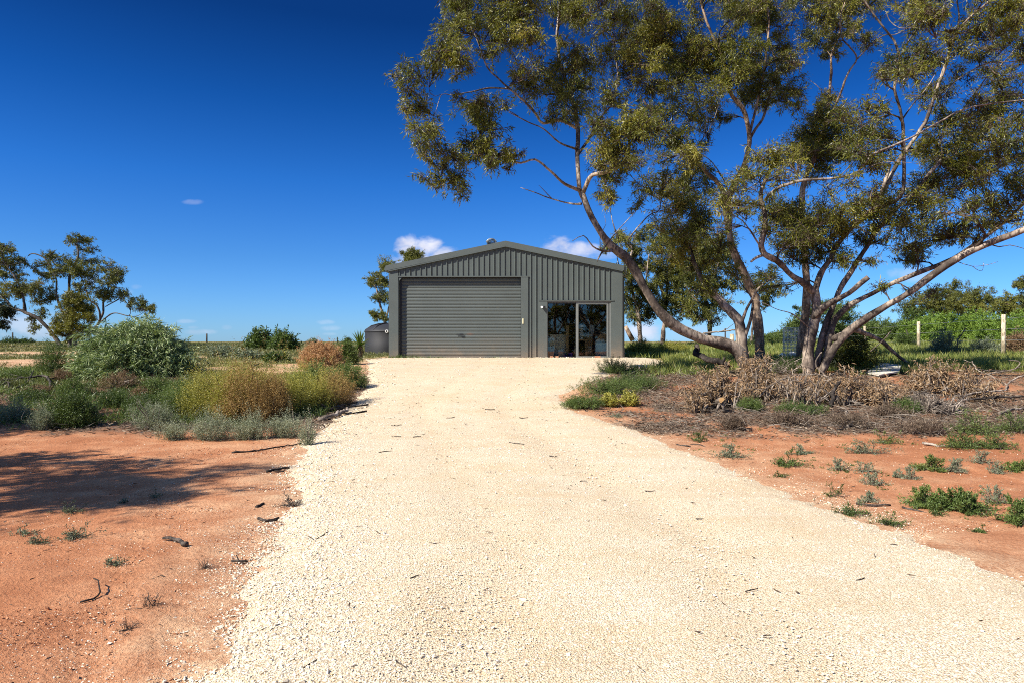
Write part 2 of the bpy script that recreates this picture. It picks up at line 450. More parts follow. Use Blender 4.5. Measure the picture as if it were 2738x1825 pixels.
W = bpy.data.worlds.new('World'); SC.world = W; W.use_nodes = True
wn = W.node_tree; wn.nodes.clear(); t = NT(wn)
wo = t.n('ShaderNodeOutputWorld'); bg = t.n('ShaderNodeBackground'); t.l(bg.outputs[0], wo.inputs[0])
sky = t.n('ShaderNodeTexSky', sky_type='NISHITA'); sky.sun_disc = False; sky.sun_elevation = EL; sky.sun_rotation = AZ
sky.air_density = 1.0; sky.dust_density = .15; sky.ozone_density = 2.2; sky.altitude = 50
bg.inputs['Strength'].default_value = .10
tc = t.n('ShaderNodeTexCoord'); sp = t.n('ShaderNodeSeparateXYZ'); t.l(tc.outputs['Generated'], sp.inputs[0])
elev = t.math('MAXIMUM', sp.outputs[2], 0.0)
grade = t.ramp(elev, [(0.0, (.22, .43, .86)), (.115, (.13, .335, .68)), (.22, (.062, .275, .64)), (.318, (.026, .19, .49)), (.42, (.014, .11, .31)), (.50, (.02, .12, .33)), (.68, (.75, .85, 1.0))])
skyc = t.mix(1.0, sky.outputs[0], grade, 'MULTIPLY')
# a few small fair-weather clouds low in the sky
yy = t.math('MAXIMUM', sp.outputs[1], .05)
u = t.math('DIVIDE', sp.outputs[0], yy); v = t.math('DIVIDE', sp.outputs[2], yy)
cv = t.n('ShaderNodeCombineXYZ'); t.l(u, cv.inputs[0]); t.l(t.math('MULTIPLY', v, 1.7), cv.inputs[1])
nz = t.noise(cv.outputs[0], 26, 6, .6, .3); nz2 = t.noise(cv.outputs[0], 9, 4, .55)
CL = [(1095, 668, 48, 44, 1.0), (1142, 662, 46, 40, 1.0), (1180, 690, 60, 34, 1.0), (1110, 690, 70, 30, .95), (1490, 660, 50, 34, .95), (1552, 672, 70, 30, .85), (1600, 680, 60, 22, .7),
      (515, 540, 34, 9, .28), (497, 859, 36, 7, .35), (535, 888, 50, 11, .6), (520, 876, 20, 6, .3), (868, 862, 30, 8, .35), (886, 878, 34, 10, .4), (885, 893, 26, 6, .3), (605, 875, 16, 8, .2), (365, 768, 18, 8, .25),
      (345, 782, 18, 10, .3), (70, 872, 130, 52, .75), (240, 752, 26, 20, .5), (1715, 885, 60, 34, .8), (2440, 735, 70, 24, .45), (2700, 900, 130, 50, .3), (1860, 890, 90, 30, .35)]
mask = None
for (px, py, a, b, k) in CL:
    du = t.math('MULTIPLY', t.math('SUBTRACT', u, (px - CX) / FPX), FPX / a)
    dv = t.math('MULTIPLY', t.math('SUBTRACT', v, (CY - py) / FPX), FPX / b)
    r = t.math('SUBTRACT', 1.0, t.math('ADD', t.math('MULTIPLY', du, du), t.math('MULTIPLY', dv, dv)))
    f = t.math('ADD', r, t.math('MULTIPLY', t.math('SUBTRACT', nz, .5), 2.6))
    o = t.n('ShaderNodeMapRange', interpolation_type='SMOOTHSTEP'); t.l(f, o.inputs[0]); o.inputs[1].default_value = 0; o.inputs[2].default_value = 1.25; o.inputs[4].default_value = k if k > .7 and px > 900 else k * .62
    # stays inside its own ellipse
    g = t.n('ShaderNodeMapRange', interpolation_type='SMOOTHSTEP'); t.l(r, g.inputs[0]); g.inputs[1].default_value = -.9; g.inputs[2].default_value = -.1; g.inputs[4].default_value = 1
    w = t.math('MULTIPLY', o.outputs[0], g.outputs[0])
    mask = w if mask is None else t.math('MAXIMUM', mask, w)
mask = t.math('MULTIPLY', mask, t.math('GREATER_THAN', sp.outputs[1], .06))
cc = t.ramp(nz2, [(.35, (2.6, 2.8, 3.7)), (.6, (4.4, 4.5, 5.2))])
skyc = t.mix(mask, skyc, cc)
t.l(skyc, bg.inputs[0])

SC.view_settings.view_transform = 'Standard'; SC.view_settings.look = 'None'
SC.view_settings.exposure = 1.02; SC.view_settings.gamma = 1
SC.cycles.max_bounces = 6; SC.cycles.diffuse_bounces = 3; SC.cycles.glossy_bounces = 3
SC.cycles.transmission_bounces = 4; SC.cycles.transparent_max_bounces = 8
SC.cycles.use_adaptive_sampling = True; SC.cycles.adaptive_threshold = .008
SC.cycles.use_denoising = False; SC.cycles.filter_width = 1.0

# ------------------------------------------------------------------ driveway edges and ground masks
LEFT = [(978, 962), (972, 1024), (931, 1077), (838, 1147), (782, 1222), (774, 1292), (762, 1374), (710, 1467), (652, 1560), (594, 1676), (524, 1825)]
RIGHT = [(1775, 962), (1781, 974), (1640, 1001), (1537, 1042), (1502, 1060), (1548, 1100), (1723, 1152), (1862, 1211), (2002, 1269), (2154, 1327), (2328, 1391), (2561, 1478), (2738, 1545)]
def edge(pts):
    P = np.array([gp(*p) for p in pts]); o = np.argsort(P[:, 1]); return P[o]
EL_, ER_ = edge(LEFT), edge(RIGHT)
def xl(d):
    d = np.asarray(d, float); return np.interp(d, EL_[:, 1], EL_[:, 0])
def xr(d):
    d = np.asarray(d, float); return np.interp(d, ER_[:, 1], ER_[:, 0])
def drive_depth(x, y):
    """metres inside the driveway's edge (negative outside)"""
    wob = .30 * (fbm(x * 1.6, y * 1.6, 21, 3) - .44) + .30 * (fbm(x * 6, y * 6, 23, 3) - .44)
    return np.minimum(x - xl(y), xr(y) - x) + wob

def sandp(x, y):
    n = .35 * (fbm(x / .9, y / .9, 35, 3) - .44)
    s = np.zeros(np.shape(x))
    for cx, cy, rx, ry in ((-7.6, 19.6, 2.3, 1.0), (-6.0, 21.6, 1.6, .9), (-15.6, 23.2, 2.2, 1.0), (-22, 33, 6, 1.6), (-9.5, 26, 2.0, .7)):
        s = np.maximum(s, sm(-.25, .25, 1 - np.hypot((x - cx) / rx, (y - cy) / ry) + n))
    return s

def masks(x, y):
    dd = drive_depth(x, y)
    n1 = fbm(x / 1.1, y / 1.1, 31, 4); n2 = fbm(x / 5, y / 5, 33, 3)
    # dead leaves and twigs under the big trees on the right, and among the shrubs on the left
    lit_r = sm(11.0, 12.3, y + (n1 - .45) * 3) * (1 - sm(19, 22, y)) * sm(1.3, 2.6, x + (n1 - .45) * 2) * (1 - .5 * sm(9, 14, x))
    lit_l = sm(11.3, 12.4, y + (n1 - .45) * 2) * (1 - sm(17.5, 19.5, y)) * (1 - sm(-3.2, -2.2, x + (n1 - .45)))
    litter = np.maximum(lit_r * sm(.34, .54, n1 + .1), lit_l * sm(.15, .38, n1 + .1))
    green_r = sm(17.5, 20.5, y + (n1 - .45) * 3) * sm(2.5, 5.5, x)
    green_l = sm(17, 20, y + (n1 - .45) * 3) * (1 - sm(-6, -4.5, x)) * sm(.26, .46, n2 * .6 + n1 * .4 + .10 * sm(28, 45, y))
    green = np.maximum(green_r, np.maximum(green_l, sm(40, 55, y)))
    pale = np.maximum(.8 * np.exp(np.minimum(dd, 0) * 2.2) * (dd < .4), .85 * sm(17, 20, y) * (1 - sm(-5, -3.5, x)) * (1 - sm(60, 90, y)))
    pale = np.maximum(pale, .28 * sm(.5, .66, n2) * sm(0, 2, x))
    sp_ = sandp(x, y)
    return litter * (1 - sp_), green * (1 - .95 * sp_), np.maximum(pale, .9 * sp_)

def grid_axis(segs):
    out = []
    for a, b, s in segs: out.append(np.arange(a, b, s))
    out.append([segs[-1][1]]); return np.concatenate(out)
gx = grid_axis([(-1600, -400, 200), (-400, -100, 40), (-100, -30, 5), (-30, -11, .6), (-11, -5, .12), (-5, 6, .055), (6, 12, .12), (12, 34, .6), (34, 100, 5), (100, 400, 40), (400, 1600, 200)])
gy = grid_axis([(-60, -6, 4), (-6, 2.4, .6), (2.4, 8, .05), (8, 14, .075), (14, 28, .16), (28, 60, .8), (60, 140, 5), (140, 400, 30), (400, 2000, 200)])
X, Y = np.meshgrid(gx, gy)
Z = G(X, Y)
nearm = (1 - sm(10, 16, Y)) * sm(-1, 2.5, Y)
# clods, old wheel ruts and scuffs in the bare red soil
rut = np.exp(-((X + 2.35 + .42 * (Y - 4)) / .14) ** 4) + np.exp(-((X + 1.95 + .5 * (Y - 4)) / .12) ** 4) * .6
tread = .5 + .5 * np.sin((Y * 1.0 + X * .35) * 2 * np.pi / .16)
Z = Z + nearm * (.05 * (fbm(X * 2.0, Y * 2.0, 41, 4) - .44) + .03 * (fbm(X * 7, Y * 7, 43, 3) - .44) * sm(.35, .6, fbm(X * .8, Y * .8, 45, 2)) - .018 * rut * (1 - sm(6, 8.5, Y)) + .024 * rut * tread * (1 - sm(5.5, 7.5, Y)) * sm(.25, .5, vnoise(X * 1.4, Y * 1.4, 5)))
DD = drive_depth(X, Y)
Z = Z - .07 * sm(.22, .6, DD) * ((Y > -5) & (Y < 26.6))
lit_, gre_, pal_ = masks(X, Y)
ny, nx = X.shape
ii = np.arange(ny * nx).reshape(ny, nx)
Q = np.c_[ii[:-1, :-1].ravel(), ii[:-1, 1:].ravel(), ii[1:, 1:].ravel(), ii[1:, :-1].ravel()]
g = mesh('ground', np.c_[X.ravel(), Y.ravel(), Z.ravel()], Q, M['ground'], smooth=True,
         attrs={'litter': lit_.ravel(), 'green': gre_.ravel(), 'pale': pal_.ravel()})
setp(g, 'bare red sandy ground running back to grassy paddock', 'ground', kind='structure')

def drive_z(x, y):
    dd = drive_depth(x, y)
    return G(x, y) - .055 + .085 * sm(-.45, .45, dd) + .012 * (fbm(x * 1.5, y * 1.5, 51, 3) - .44)
ty = np.concatenate([np.arange(-8, 2.6, .4), np.arange(2.6, 9, .05), np.arange(9, 16, .1), np.arange(16, 26.46, .2), [26.46]])
tt = np.linspace(0, 1, 130)
TX, TY = np.meshgrid(tt, ty)
x0, x1 = xl(TY) - .55, xr(TY) + .55
DX = x0 + (x1 - x0) * TX
DZ = drive_z(DX, TY)
ii = np.arange(DX.size).reshape(DX.shape)
Q = np.c_[ii[:-1, :-1].ravel(), ii[:-1, 1:].ravel(), ii[1:, 1:].ravel(), ii[1:, :-1].ravel()]
mid_ = .5 * (xl(np.clip(TY, 2, 24)) + xr(np.clip(TY, 2, 24))) * sm(26, 12, TY) + -.2 * (1 - sm(26, 12, TY))
mid_ = np.where(TY < 5, .55, mid_)
TRK = np.maximum(np.exp(-((DX - mid_ - .85) / .30) ** 2), np.exp(-((DX - mid_ + .80) / .30) ** 2))
DZ = DZ - .012 * TRK
dv = mesh('driveway', np.c_[DX.ravel(), TY.ravel(), DZ.ravel()], Q, M['drive'], smooth=True, attrs={'track': TRK.ravel()})
setp(dv, 'pale cream crushed limestone driveway leading up to the shed', 'driveway', kind='structure')

def surf(x, y):
    return np.maximum(G(x, y) - .07 * sm(.22, .6, drive_depth(x, y)), drive_z(x, y))

# loose limestone chips
def stones(n_try, y0, y1, s0, s1, dens, seed, power=1.0, sink=.03):
    r = np.random.default_rng(seed)
    y = y0 + (y1 - y0) * r.random(n_try) ** power
    x = r.uniform(-.80, .80, n_try) * (y + .5)
    dd = drive_depth(x, y)
    keep = r.random(n_try) < dens(dd, x, y)
    x, y, dd = x[keep], y[keep], dd[keep]
    n = len(x)
    edge_big = .66 + .42 * np.exp(-((dd - .35) / .5) ** 2) * (x < 0) - .2 * (dd < -.1)
    s = r.gamma(5, 1, n) / 5 * (s0 + (s1 - s0) * r.random(n)) * edge_big
    s = np.clip(s, .35 * s0, 1.9 * s1)
    base = np.array([(1, 0, 0), (-1, 0, 0), (0, 1, 0), (0, -1, 0), (0, 0, 1), (0, 0, -1)], float)
    V = base[None] + r.normal(0, .28, (n, 6, 3))
    V *= np.stack([r.uniform(.6, 1.1, n), r.uniform(.45, .9, n), r.uniform(.3, .55, n)], 1)[:, None, :]
    a = r.uniform(0, 2 * np.pi, n); b = r.normal(0, .45, n)
    ca, sa = np.cos(a)[:, None], np.sin(a)[:, None]; cb, sb = np.cos(b)[:, None], np.sin(b)[:, None]
    Vx, Vy, Vz = V[..., 0], V[..., 1], V[..., 2]
    Vy, Vz = Vy * cb - Vz * sb, Vy * sb + Vz * cb
    Vx, Vy = Vx * ca - Vy * sa, Vx * sa + Vy * ca
    V = np.stack([Vx, Vy, Vz], -1) * (s * .5)[:, None, None]
    V[..., 0] += x[:, None]; V[..., 1] += y[:, None]; V[..., 2] += (surf(x, y) + s * sink)[:, None]
    F = np.array([(0, 2, 4), (2, 1, 4), (1, 3, 4), (3, 0, 4), (2, 0, 5), (1, 2, 5), (3, 1, 5), (0, 3, 5)])
    T = (F[None] + 6 * np.arange(n)[:, None, None]).reshape(-1, 3)
    return V.reshape(-1, 3), T, np.repeat(np.clip(r.beta(2.2, 1.6, n), 0, 1), 6)
def dens_drive(dd, x, y):
    patch = sm(.25, .55, fbm(x * .9, y * .9, 61, 3))
    rim = np.exp(-((dd - .35) / .8) ** 2)
    inside = (dd > 0) * np.clip(.10 + .30 * patch + .75 * rim * (x < 0), 0, 1)
    out = (dd <= 0) * np.exp(dd * 2.4) * .8 + (dd <= 0) * .04 * (1 + 2 * sm(.5, .7, fbm(x, y, 63, 3)))
    return inside + out
parts = [stones(190000, 2.6, 7.0, .011, .021, dens_drive, 1, .8), stones(90000, 7.0, 12.5, .018, .03, dens_drive, 2, .9),
         stones(36000, 12.5, 25.5, .03, .05, lambda dd, x, y: dens_drive(dd, x, y) * (dd > -.3) * .5, 3)]
parts.append(stones(26000, 25.6, 26.4, .03, .07, lambda dd, x, y: (x > -5.2) * (x < 5.2) * np.clip(.05 + .6 * sm(.45, .65, fbm(x * 1.6, y * .7, 67, 3)), 0, 1), 6, 1.0, .02))
V, T, K, o_ = [], [], [], 0
for a, b, c in parts: V.append(a); T.append(b + o_); K.append(c); o_ += len(a)
gv = mesh('gravel', np.vstack(V), np.vstack(T), M['stone'], tint=np.concatenate(K))
cl = stones(150000, 2.6, 11.5, .012, .034, lambda dd, x, y: (dd < -.05) * np.clip(.05 + .9 * sm(.42, .62, fbm(x * 1.1, y * 1.1, 65, 3)), 0, 1), 4, .85, .0)
setp(mesh('soil_clods', cl[0], cl[1], M['clod'], tint=cl[2]), 'crumbs and small clods of red soil on the bare ground', 'soil', kind='stuff')
setp(gv, 'loose cream limestone chips spread over the driveway', 'gravel', kind='stuff')

# ------------------------------------------------------------------ the shed
D0 = 26.4; KX = D0 / FPX
def sx(px): return (px - CX) * KX
def sz(py): return CAMZ - (py - CY) * KX
XA, XB = sx(1040), sx(1664); XR = .5 * (XA + XB); ZB = .93
ZE, ZR = sz(713), sz(650)
DB = D0 + 12.0
SLOPE = (ZR - ZE) / (XR - XA)
def roofz(x): return ZR - SLOPE * abs(x - XR)
shed = empty('shed', (XR, D0, ZB), 'dark grey-green steel shed with gable roof, roller door and glass sliding door', 'shed')
RX0, RX1, RZ1 = sx(1066), sx(1393), sz(742)          # roller opening
SX0, SX1, SZ1 = sx(1463), sx(1633), sz(807)          # sliding door opening
FX0, FX1 = sx(1442), sx(1640)                        # its flashing
JX1 = sx(1412)                                       # right jamb of the roller door
CXL, CXR = sx(1065), sx(1637)                        # corner panels
# ribbed cladding of the front, as real ribs
def ribs(xs, xe, zb, zt, mb, y=D0, pitch=.203):
    br = [(xs, 0.0)]
    k0 = math.ceil((xs - XA) / pitch)
    for k in range(k0, int((xe - XA) / pitch) + 1):
        c = XA + k * pitch
        for dx, dy in ((-.024, 0), (-.013, .035), (.013, .035), (.024, 0)):
            if xs + .004 < c + dx < xe - .004: br.append((c + dx, dy))
    br.append((xe, 0.0)); br.sort()
    for (a, da), (b, db) in zip(br[:-1], br[1:]):
        mb.add([(a, y - da, zb), (b, y - db, zb), (b, y - db, zt(b)), (a, y - da, zt(a))], [(0, 1, 2, 3)])
mb = MB()
top = lambda x: roofz(x) - .03
ribs(CXL, JX1, RZ1 + .03, top, mb)
ribs(JX1, FX0, ZB, top, mb)
ribs(FX0, CXR, SZ1 + .035, top, mb)
mb.build('front_cladding', M['steel'], shed)
# corner panels and flashings of folded sheet
def flash(x0, x1, z0, z1, y0, y1, mb): mb.box(x0, x1, y0, y1, z0, z1)
c1 = MB(); a = [(XA, D0 - .036, ZB), (CXL, D0 - .036, ZB), (CXL, D0 + .06, ZB), (XA, D0 + .06, ZB)]
b = [(x, y, roofz(x) - .04) for x, y, z in a]; c1.prism(a, b); c1.build('corner_flashing', M['steel_trim'], shed)
c2 = MB(); a = [(CXR, D0 - .036, ZB), (XB, D0 - .036, ZB), (XB, D0 + .06, ZB), (CXR, D0 + .06, ZB)]
b = [(x, y, roofz(x) - .04) for x, y, z in a]; c2.prism(a, b); c2.build('corner_flashing', M['steel_trim'], shed)
# walls behind the sheet and the other three sides
w = MB()
w.box(JX1 + .002, FX0 + .002, D0 + .02, D0 + .07, ZB, ZE - .02)
w.add([(CXL, D0 + .05, RZ1 + .05), (JX1, D0 + .05, RZ1 + .05), (JX1, D0 + .05, roofz(JX1) - .06), (XR, D0 + .05, ZR - .06), (CXL, D0 + .05, roofz(CXL) - .06)], (), [(0, 1, 2), (0, 2, 3), (0, 3, 4)])
w.add([(FX0, D0 + .05, SZ1 + .05), (CXR, D0 + .05, SZ1 + .05), (CXR, D0 + .05, roofz(CXR) - .06), (FX0, D0 + .05, roofz(FX0) - .06)], [(0, 1, 2, 3)])
w.build('lining', M['lining'], shed)
sw = MB()
def side(x, sgn):
    ys = [D0 + .06]; k = D0 + .2
    pts = [(D0 + .06, 0)]
    while k < DB:
        for dy, dx in ((-.026, 0), (-.013, .03), (.013, .03), (.026, 0)): pts.append((k + dy, dx))
        k += .203
    pts.append((DB, 0))
    for (a, da), (b, db) in zip(pts[:-1], pts[1:]):
        sw.add([(x + sgn * da, a, ZB), (x + sgn * db, b, ZB), (x + sgn * db, b, ZE - .05), (x + sgn * da, a, ZE - .05)], [(0, 1, 2, 3)])
side(XA, -1); sw.build('side_cladding', M['steel'], shed)
sw = MB(); side(XB, 1); sw.build('side_cladding', M['steel'], shed)
bw = MB(); bw.add([(XA, DB, ZB), (XB, DB, ZB), (XB, DB, ZE - .02), (XR, DB, ZR - .04), (XA, DB, ZE - .02)], (), [(0, 1, 2), (0, 2, 3), (0, 3, 4)])
bw.build('back_cladding', M['steel'], shed)
fl = MB(); fl.box(XA + .02, XB - .02, D0 - .02, DB - .02, ZB - .25, ZB + .035); fl.build('floor_slab', M['slab'], shed)
# roof sheets with ribs running down the fall, ridge cap, barges and gutters
rf = MB()
for s in (-1, 1):
    xe = XA - .10 if s < 0 else XB + .10
    y = D0 - .06
    pts = []
    k = D0 + .1
    pts.append((D0 - .06, 0))
    while k < DB:
        for dy, dz in ((-.03, 0), (-.015, .03), (.015, .03), (.03, 0)): pts.append((k + dy, dz))
        k += .25
    pts.append((DB + .05, 0))
    for (a, da), (b, db) in zip(pts[:-1], pts[1:]):
        rf.add([(xe, a, roofz(xe) + da), (XR, a, ZR + da), (XR, b, ZR + db), (xe, b, roofz(xe) + db)], [(0, 1, 2, 3)])
roof = rf.build('roof', M['steel'], shed)
rc = MB()
for s in (-1, 1):
    x = XR + s * .22
    a = [(x, D0 - .07, roofz(x) + .035), (XR, D0 - .07, ZR + .05), (XR, D0 - .07, ZR + .04), (x, D0 - .07, roofz(x) + .025)]
    rc.prism(a, [(p[0], DB + .06, p[2]) for p in a])
rc.build('ridge_cap', M['steel_trim'], roof)
for s in (-1, 1):
    bb = MB(); xe = XA - .12 if s < 0 else XB + .06
    a = [(xe, D0 - .085, roofz(xe) + .05), (XR, D0 - .085, ZR + .075), (XR, D0 - .085, ZR - .125), (xe, D0 - .085, roofz(xe) - .15)]
    bb.prism(a, [(p[0], D0 - .05, p[2]) for p in a])
    # lower folded lip that throws the thin shadow line
    a = [(xe + (.1 if s < 0 else -.05), D0 - .10, roofz(xe) - .145), (XR, D0 - .10, ZR - .12), (XR, D0 - .10, ZR - .155), (xe + (.1 if s < 0 else -.05), D0 - .10, roofz(xe) - .18)]
    bb.prism(a, [(p[0], D0 - .038, p[2]) for p in a])
    bb.build('barge_board', M['steel_trim'], shed)
for s in (-1, 1):
    gt = MB(); x = XA - .05 if s < 0 else XB + .05
    gt.box(min(x, x + s * .11), max(x, x + s * .11), D0 - .045, DB + .05, roofz(x) - .15, roofz(x) - .03)
    gt.build('gutter', M['steel_trim'], shed)
# downpipe at the right front corner
dp = MB(); dp.box(XB + .005, XB + .085, D0 + .02, D0 + .11, ZB, sz(745)); dp.build('downpipe', M['steel'], shed)
# turbine vent
vx, vy = sx(1314) * 27.4 / D0, 27.4; vz = roofz(vx) + .09
vt = MB(); vt.rev([(.17, -.16), (.17, .12), (.20, .13)], (vx, vy, vz), 24)
vent = vt.build('roof_vent', M['steel_trim'], roof)
vb = MB()
for k in range(22):
    a0 = 2 * math.pi * k / 22; P = []
    for q in np.linspace(0, 1, 7):
        r = .09 + .125 * math.sin(math.pi * (.12 + .80 * q)); a = a0 + .5 * q
        P.append((vx + r * math.cos(a), vy + r * math.sin(a), vz + .13 + .20 * q))
    P = np.array(P); P2 = P.copy(); P2[:, 0] = vx + (P[:, 0] - vx) * .84; P2[:, 1] = vy + (P[:, 1] - vy) * .84
    c, s_ = math.cos(.16), math.sin(.16); d = P2[:, :2] - (vx, vy); P2[:, :2] = (vx, vy) + np.c_[d[:, 0] * c - d[:, 1] * s_, d[:, 0] * s_ + d[:, 1] * c]
    n = len(P); vb.add(np.vstack([P, P2]), [(i, i + 1, n + i + 1, n + i) for i in range(n - 1)])
vb.rev([(.12, .325), (.10, .345), (.001, .36)], (vx, vy, vz), 24)
vb.build('vent_blades', M['galv'], vent)
# roller door: a corrugated curtain set back in its opening
DR = D0 + .16
rd = MB(); prof = []
zb, zt = ZB + .13, RZ1 - .02
n = 23; hh = (zt - zb) / n
for k in range(n):
    z = zb + k * hh
    for q, dy in ((0, .0), (.10, .004), (.22, -.010), (.5, -.015), (.74, -.011), (.90, -.001)): prof.append((z + q * hh, DR + dy))
prof.append((zt, DR))
for (z0, y0), (z1, y1) in zip(prof[:-1], prof[1:]):
    rd.add([(RX0 + .08, y0, z0), (RX1, y0, z0), (RX1, y1, z1), (RX0 + .08, y1, z1)], [(0, 1, 2, 3)])
door = rd.build('roller_door', M['steel_door'], shed)
br = MB(); br.box(RX0 + .08, RX1, DR - .03, DR + .01, ZB + .02, zb); br.build('bottom_rail', M['steel_trim'], door)
hd = MB(); hx, hz = sx(1230), sz(895)
hd.box(hx - .14, hx + .14, DR - .055, DR - .035, hz - .012, hz + .012); hd.box(hx - .02, hx + .10, DR - .075, DR - .055, hz - .02, hz + .03)
hd.build('handle', M['black'], door)
gl_ = MB(); gl_.box(RX0 + .02, RX0 + .10, DR - .05, DR + .03, ZB, zt); gl_.build('guide_rail', M['black'], door)
gl_ = MB(); gl_.box(RX1 - .01, RX1 + .03, DR - .05, DR + .03, ZB, zt); gl_.build('guide_rail', M['black'], door)
hb = MB(); hb.box(RX0, RX1, DR - .02, DR + .10, zt, RZ1 + .04); hb.build('header_seal', M['black'], door)
br = MB(); a = [(RX0 + .002, D0 - .02, RZ1 - .002), (RX0 + .14, D0 - .02, RZ1 - .002), (RX0 + .05, D0 - .02, RZ1 - .10), (RX0 + .002, D0 - .02, RZ1 - .16)]
br.prism(a, [(p[0], D0 - .005, p[2]) for p in a]); br.build('corner_bracket', M['steel_trim'], shed)
jm = MB(); jm.box(RX1, JX1, D0 - .04, DR + .05, ZB, RZ1 + .05); jm.build('door_jamb', M['steel_trim'], shed)
jm = MB(); jm.box(CXL - .002, CXL + .03, D0 - .02, DR + .05, ZB, RZ1); jm.build('door_jamb', M['steel_trim'], shed)
hf = MB(); hf.box(CXL - .01, JX1 + .02, D0 - .05, D0 + .02, RZ1 + .012, RZ1 + .055); hf.box(CXL, RX1, D0 + .022, DR, RZ1 + .02, RZ1 + .05); hf.build('head_flashing', M['steel_trim'], shed)
st = MB(); st.box(sx(1396.5), sx(1399.5), D0 - .06, D0 - .042, sz(866), sz(852)); st.build('lock_strip', M['cream'], shed)
# glass sliding door
sf = MB(); sf.box(FX0, SX0, D0 - .042, D0 + .10, ZB, SZ1 + .03); sf.build('door_flashing', M['steel_trim'], shed)
sf = MB(); sf.box(SX1, FX1, D0 - .030, D0 + .10, ZB, SZ1 + .03); sf.build('door_flashing', M['steel_trim'], shed)
sf = MB(); sf.box(FX0 - .03, FX1 + .02, D0 - .06, D0 + .02, SZ1 + .03, SZ1 + .055); sf.build('head_flashing', M['steel_trim'], shed)
fr = MB()
fr.box(SX0, SX1, D0 + .0, D0 + .09, SZ1 - .03, SZ1 + .03); fr.box(SX0, SX0 + .03, D0, D0 + .09, ZB, SZ1 - .03)
fr.box(SX1 - .05, SX1, D0 + .0, D0 + .09, ZB, SZ1 - .03); fr.box(SX0, SX1, D0 - .01, D0 + .10, ZB, ZB + .045)
sl = fr.build('sliding_door', M['alu'], shed)
MX = sx(1543.5)
ls = MB(); ls.box(SX0 + .03, MX + .05, D0 + .055, D0 + .08, SZ1 - .075, SZ1 - .03); ls.box(SX0 + .03, MX + .05, D0 + .055, D0 + .08, ZB + .045, ZB + .10); ls.box(MX - .02, MX + .05, D0 + .055, D0 + .08, ZB + .10, SZ1 - .075)
ls.build('fixed_sash', M['black'], sl)
rs = MB(); rx0, rx1 = MX - .05, sx(1627)
rs.box(rx0, rx0 + .095, D0 + .005, D0 + .045, ZB + .045, SZ1 - .03); rs.box(rx1 - .07, rx1, D0 + .005, D0 + .045, ZB + .045, SZ1 - .03)
rs.box(rx0 + .095, rx1 - .07, D0 + .005, D0 + .045, SZ1 - .10, SZ1 - .03); rs.box(rx0 + .095, rx1 - .07, D0 + .005, D0 + .045, ZB + .045, ZB + .11)
rs.build('sliding_sash', M['alu'], sl)
pn = MB(); pn.add([(SX0 + .03, D0 + .066, ZB + .10), (MX - .02, D0 + .066, ZB + .10), (MX - .02, D0 + .066, SZ1 - .075), (SX0 + .03, D0 + .066, SZ1 - .075)], [(0, 1, 2, 3)])
pn.build('glass_pane', M['glass'], sl)
pn = MB(); pn.add([(rx0 + .095, D0 + .025, ZB + .11), (rx1 - .07, D0 + .025, ZB + .11), (rx1 - .07, D0 + .025, SZ1 - .10), (rx0 + .095, D0 + .025, SZ1 - .10)], [(0, 1, 2, 3)])
pn.build('glass_pane', M['glass'], sl)
# small twin-headed sensor lamp on the flashing
lp = MB(); lx, lz = sx(1451.5), sz(822)
lp.rev([(.001, -.03), (.05, -.03), (.05, .03), (.001, .03)], (lx, D0 - .07, lz), 16)
lamp = lp.build('sensor_lamp', M['black'], shed)
for dx, mm in ((-.045, 'white'), (.05, 'black')):
    q = MB(); a = np.linspace(0, 2 * math.pi, 14, endpoint=False)
    q.prism([(lx + dx + .03 * math.cos(k), D0 - .09, lz + .01 + .03 * math.sin(k)) for k in a], [(lx + dx + .048 * math.cos(k), D0 - .17, lz + .045 * math.sin(k)) for k in a])
    q.build('lamp_head', M[mm], lamp)

# things standing inside, seen dimly through the glass
def inside(px, d): return (px - CX) / FPX * d
FZ = ZB + .035
def put(name, label, cat, mb, mat, smooth=False, loc=None):
    o = mb.build(name, mat, None, smooth, loc=loc); setp(o, label, cat); return o
d = 26.95; x = inside(1554, d)
q = MB(); q.rev([(.001, .0), (.085, .0), (.085, .55), (.075, .56), (.001, .56)], (x, d, FZ + .72), 20)
drum = put('paper_roll', 'white upright roll with dark bands standing behind the sliding glass', 'roll', q, M['white'], loc=(x, d, FZ + .72))
for k in range(6):
    q = MB(); q.rev([(.0865, .06 + k * .075), (.0865, .095 + k * .075)], (x, d, FZ + .72), 20); q.build('dark_band', M['black'], drum)
q = MB(); q.box(x - .2, x + .2, d - .16, d + .2, FZ + .66, FZ + .72)
for a in (-1, 1):
    for b in (-.13, .17): q.box(x + a * .17 - .025, x + a * .17 + .025, d + b - .025, d + b + .025, FZ, FZ + .66)
put('side_table', 'small wooden table under the white roll inside the shed', 'table', q, M['timber'], loc=(x, d, FZ))
d = 27.0; x = inside(1574, d)
q = MB(); q.rev([(.001, 0), (.14, 0), (.17, .12), (.16, .5), (.15, .85), (.11, .95), (.001, .97)], (x, d, FZ), 16)
put('brown_sack', 'tall brown patterned sack standing behind the sliding glass', 'sack', q, simple_mat('sack', (.15, .10, .075), .9, .1, 0, .5, 18), True, (x, d, FZ))
x = inside(1583, 27.2)
q = MB(); P = [(x - .10, 27.2, FZ + 1.26), (x - .06, 27.18, FZ + 1.29), (x + .07, 27.2, FZ + 1.27), (x + .10, 27.24, FZ + 1.1), (x + .03, 27.2, FZ + .82), (x - .03, 27.22, FZ + .74), (x - .06, 27.2, FZ + .95)]
q.prism(P, [(p[0], p[1] + .04, p[2]) for p in P]); put('hanging_cloth', 'pale blue-grey cloth hanging inside behind the glass', 'cloth', q, M['cloth'], loc=(x, 27.2, FZ))
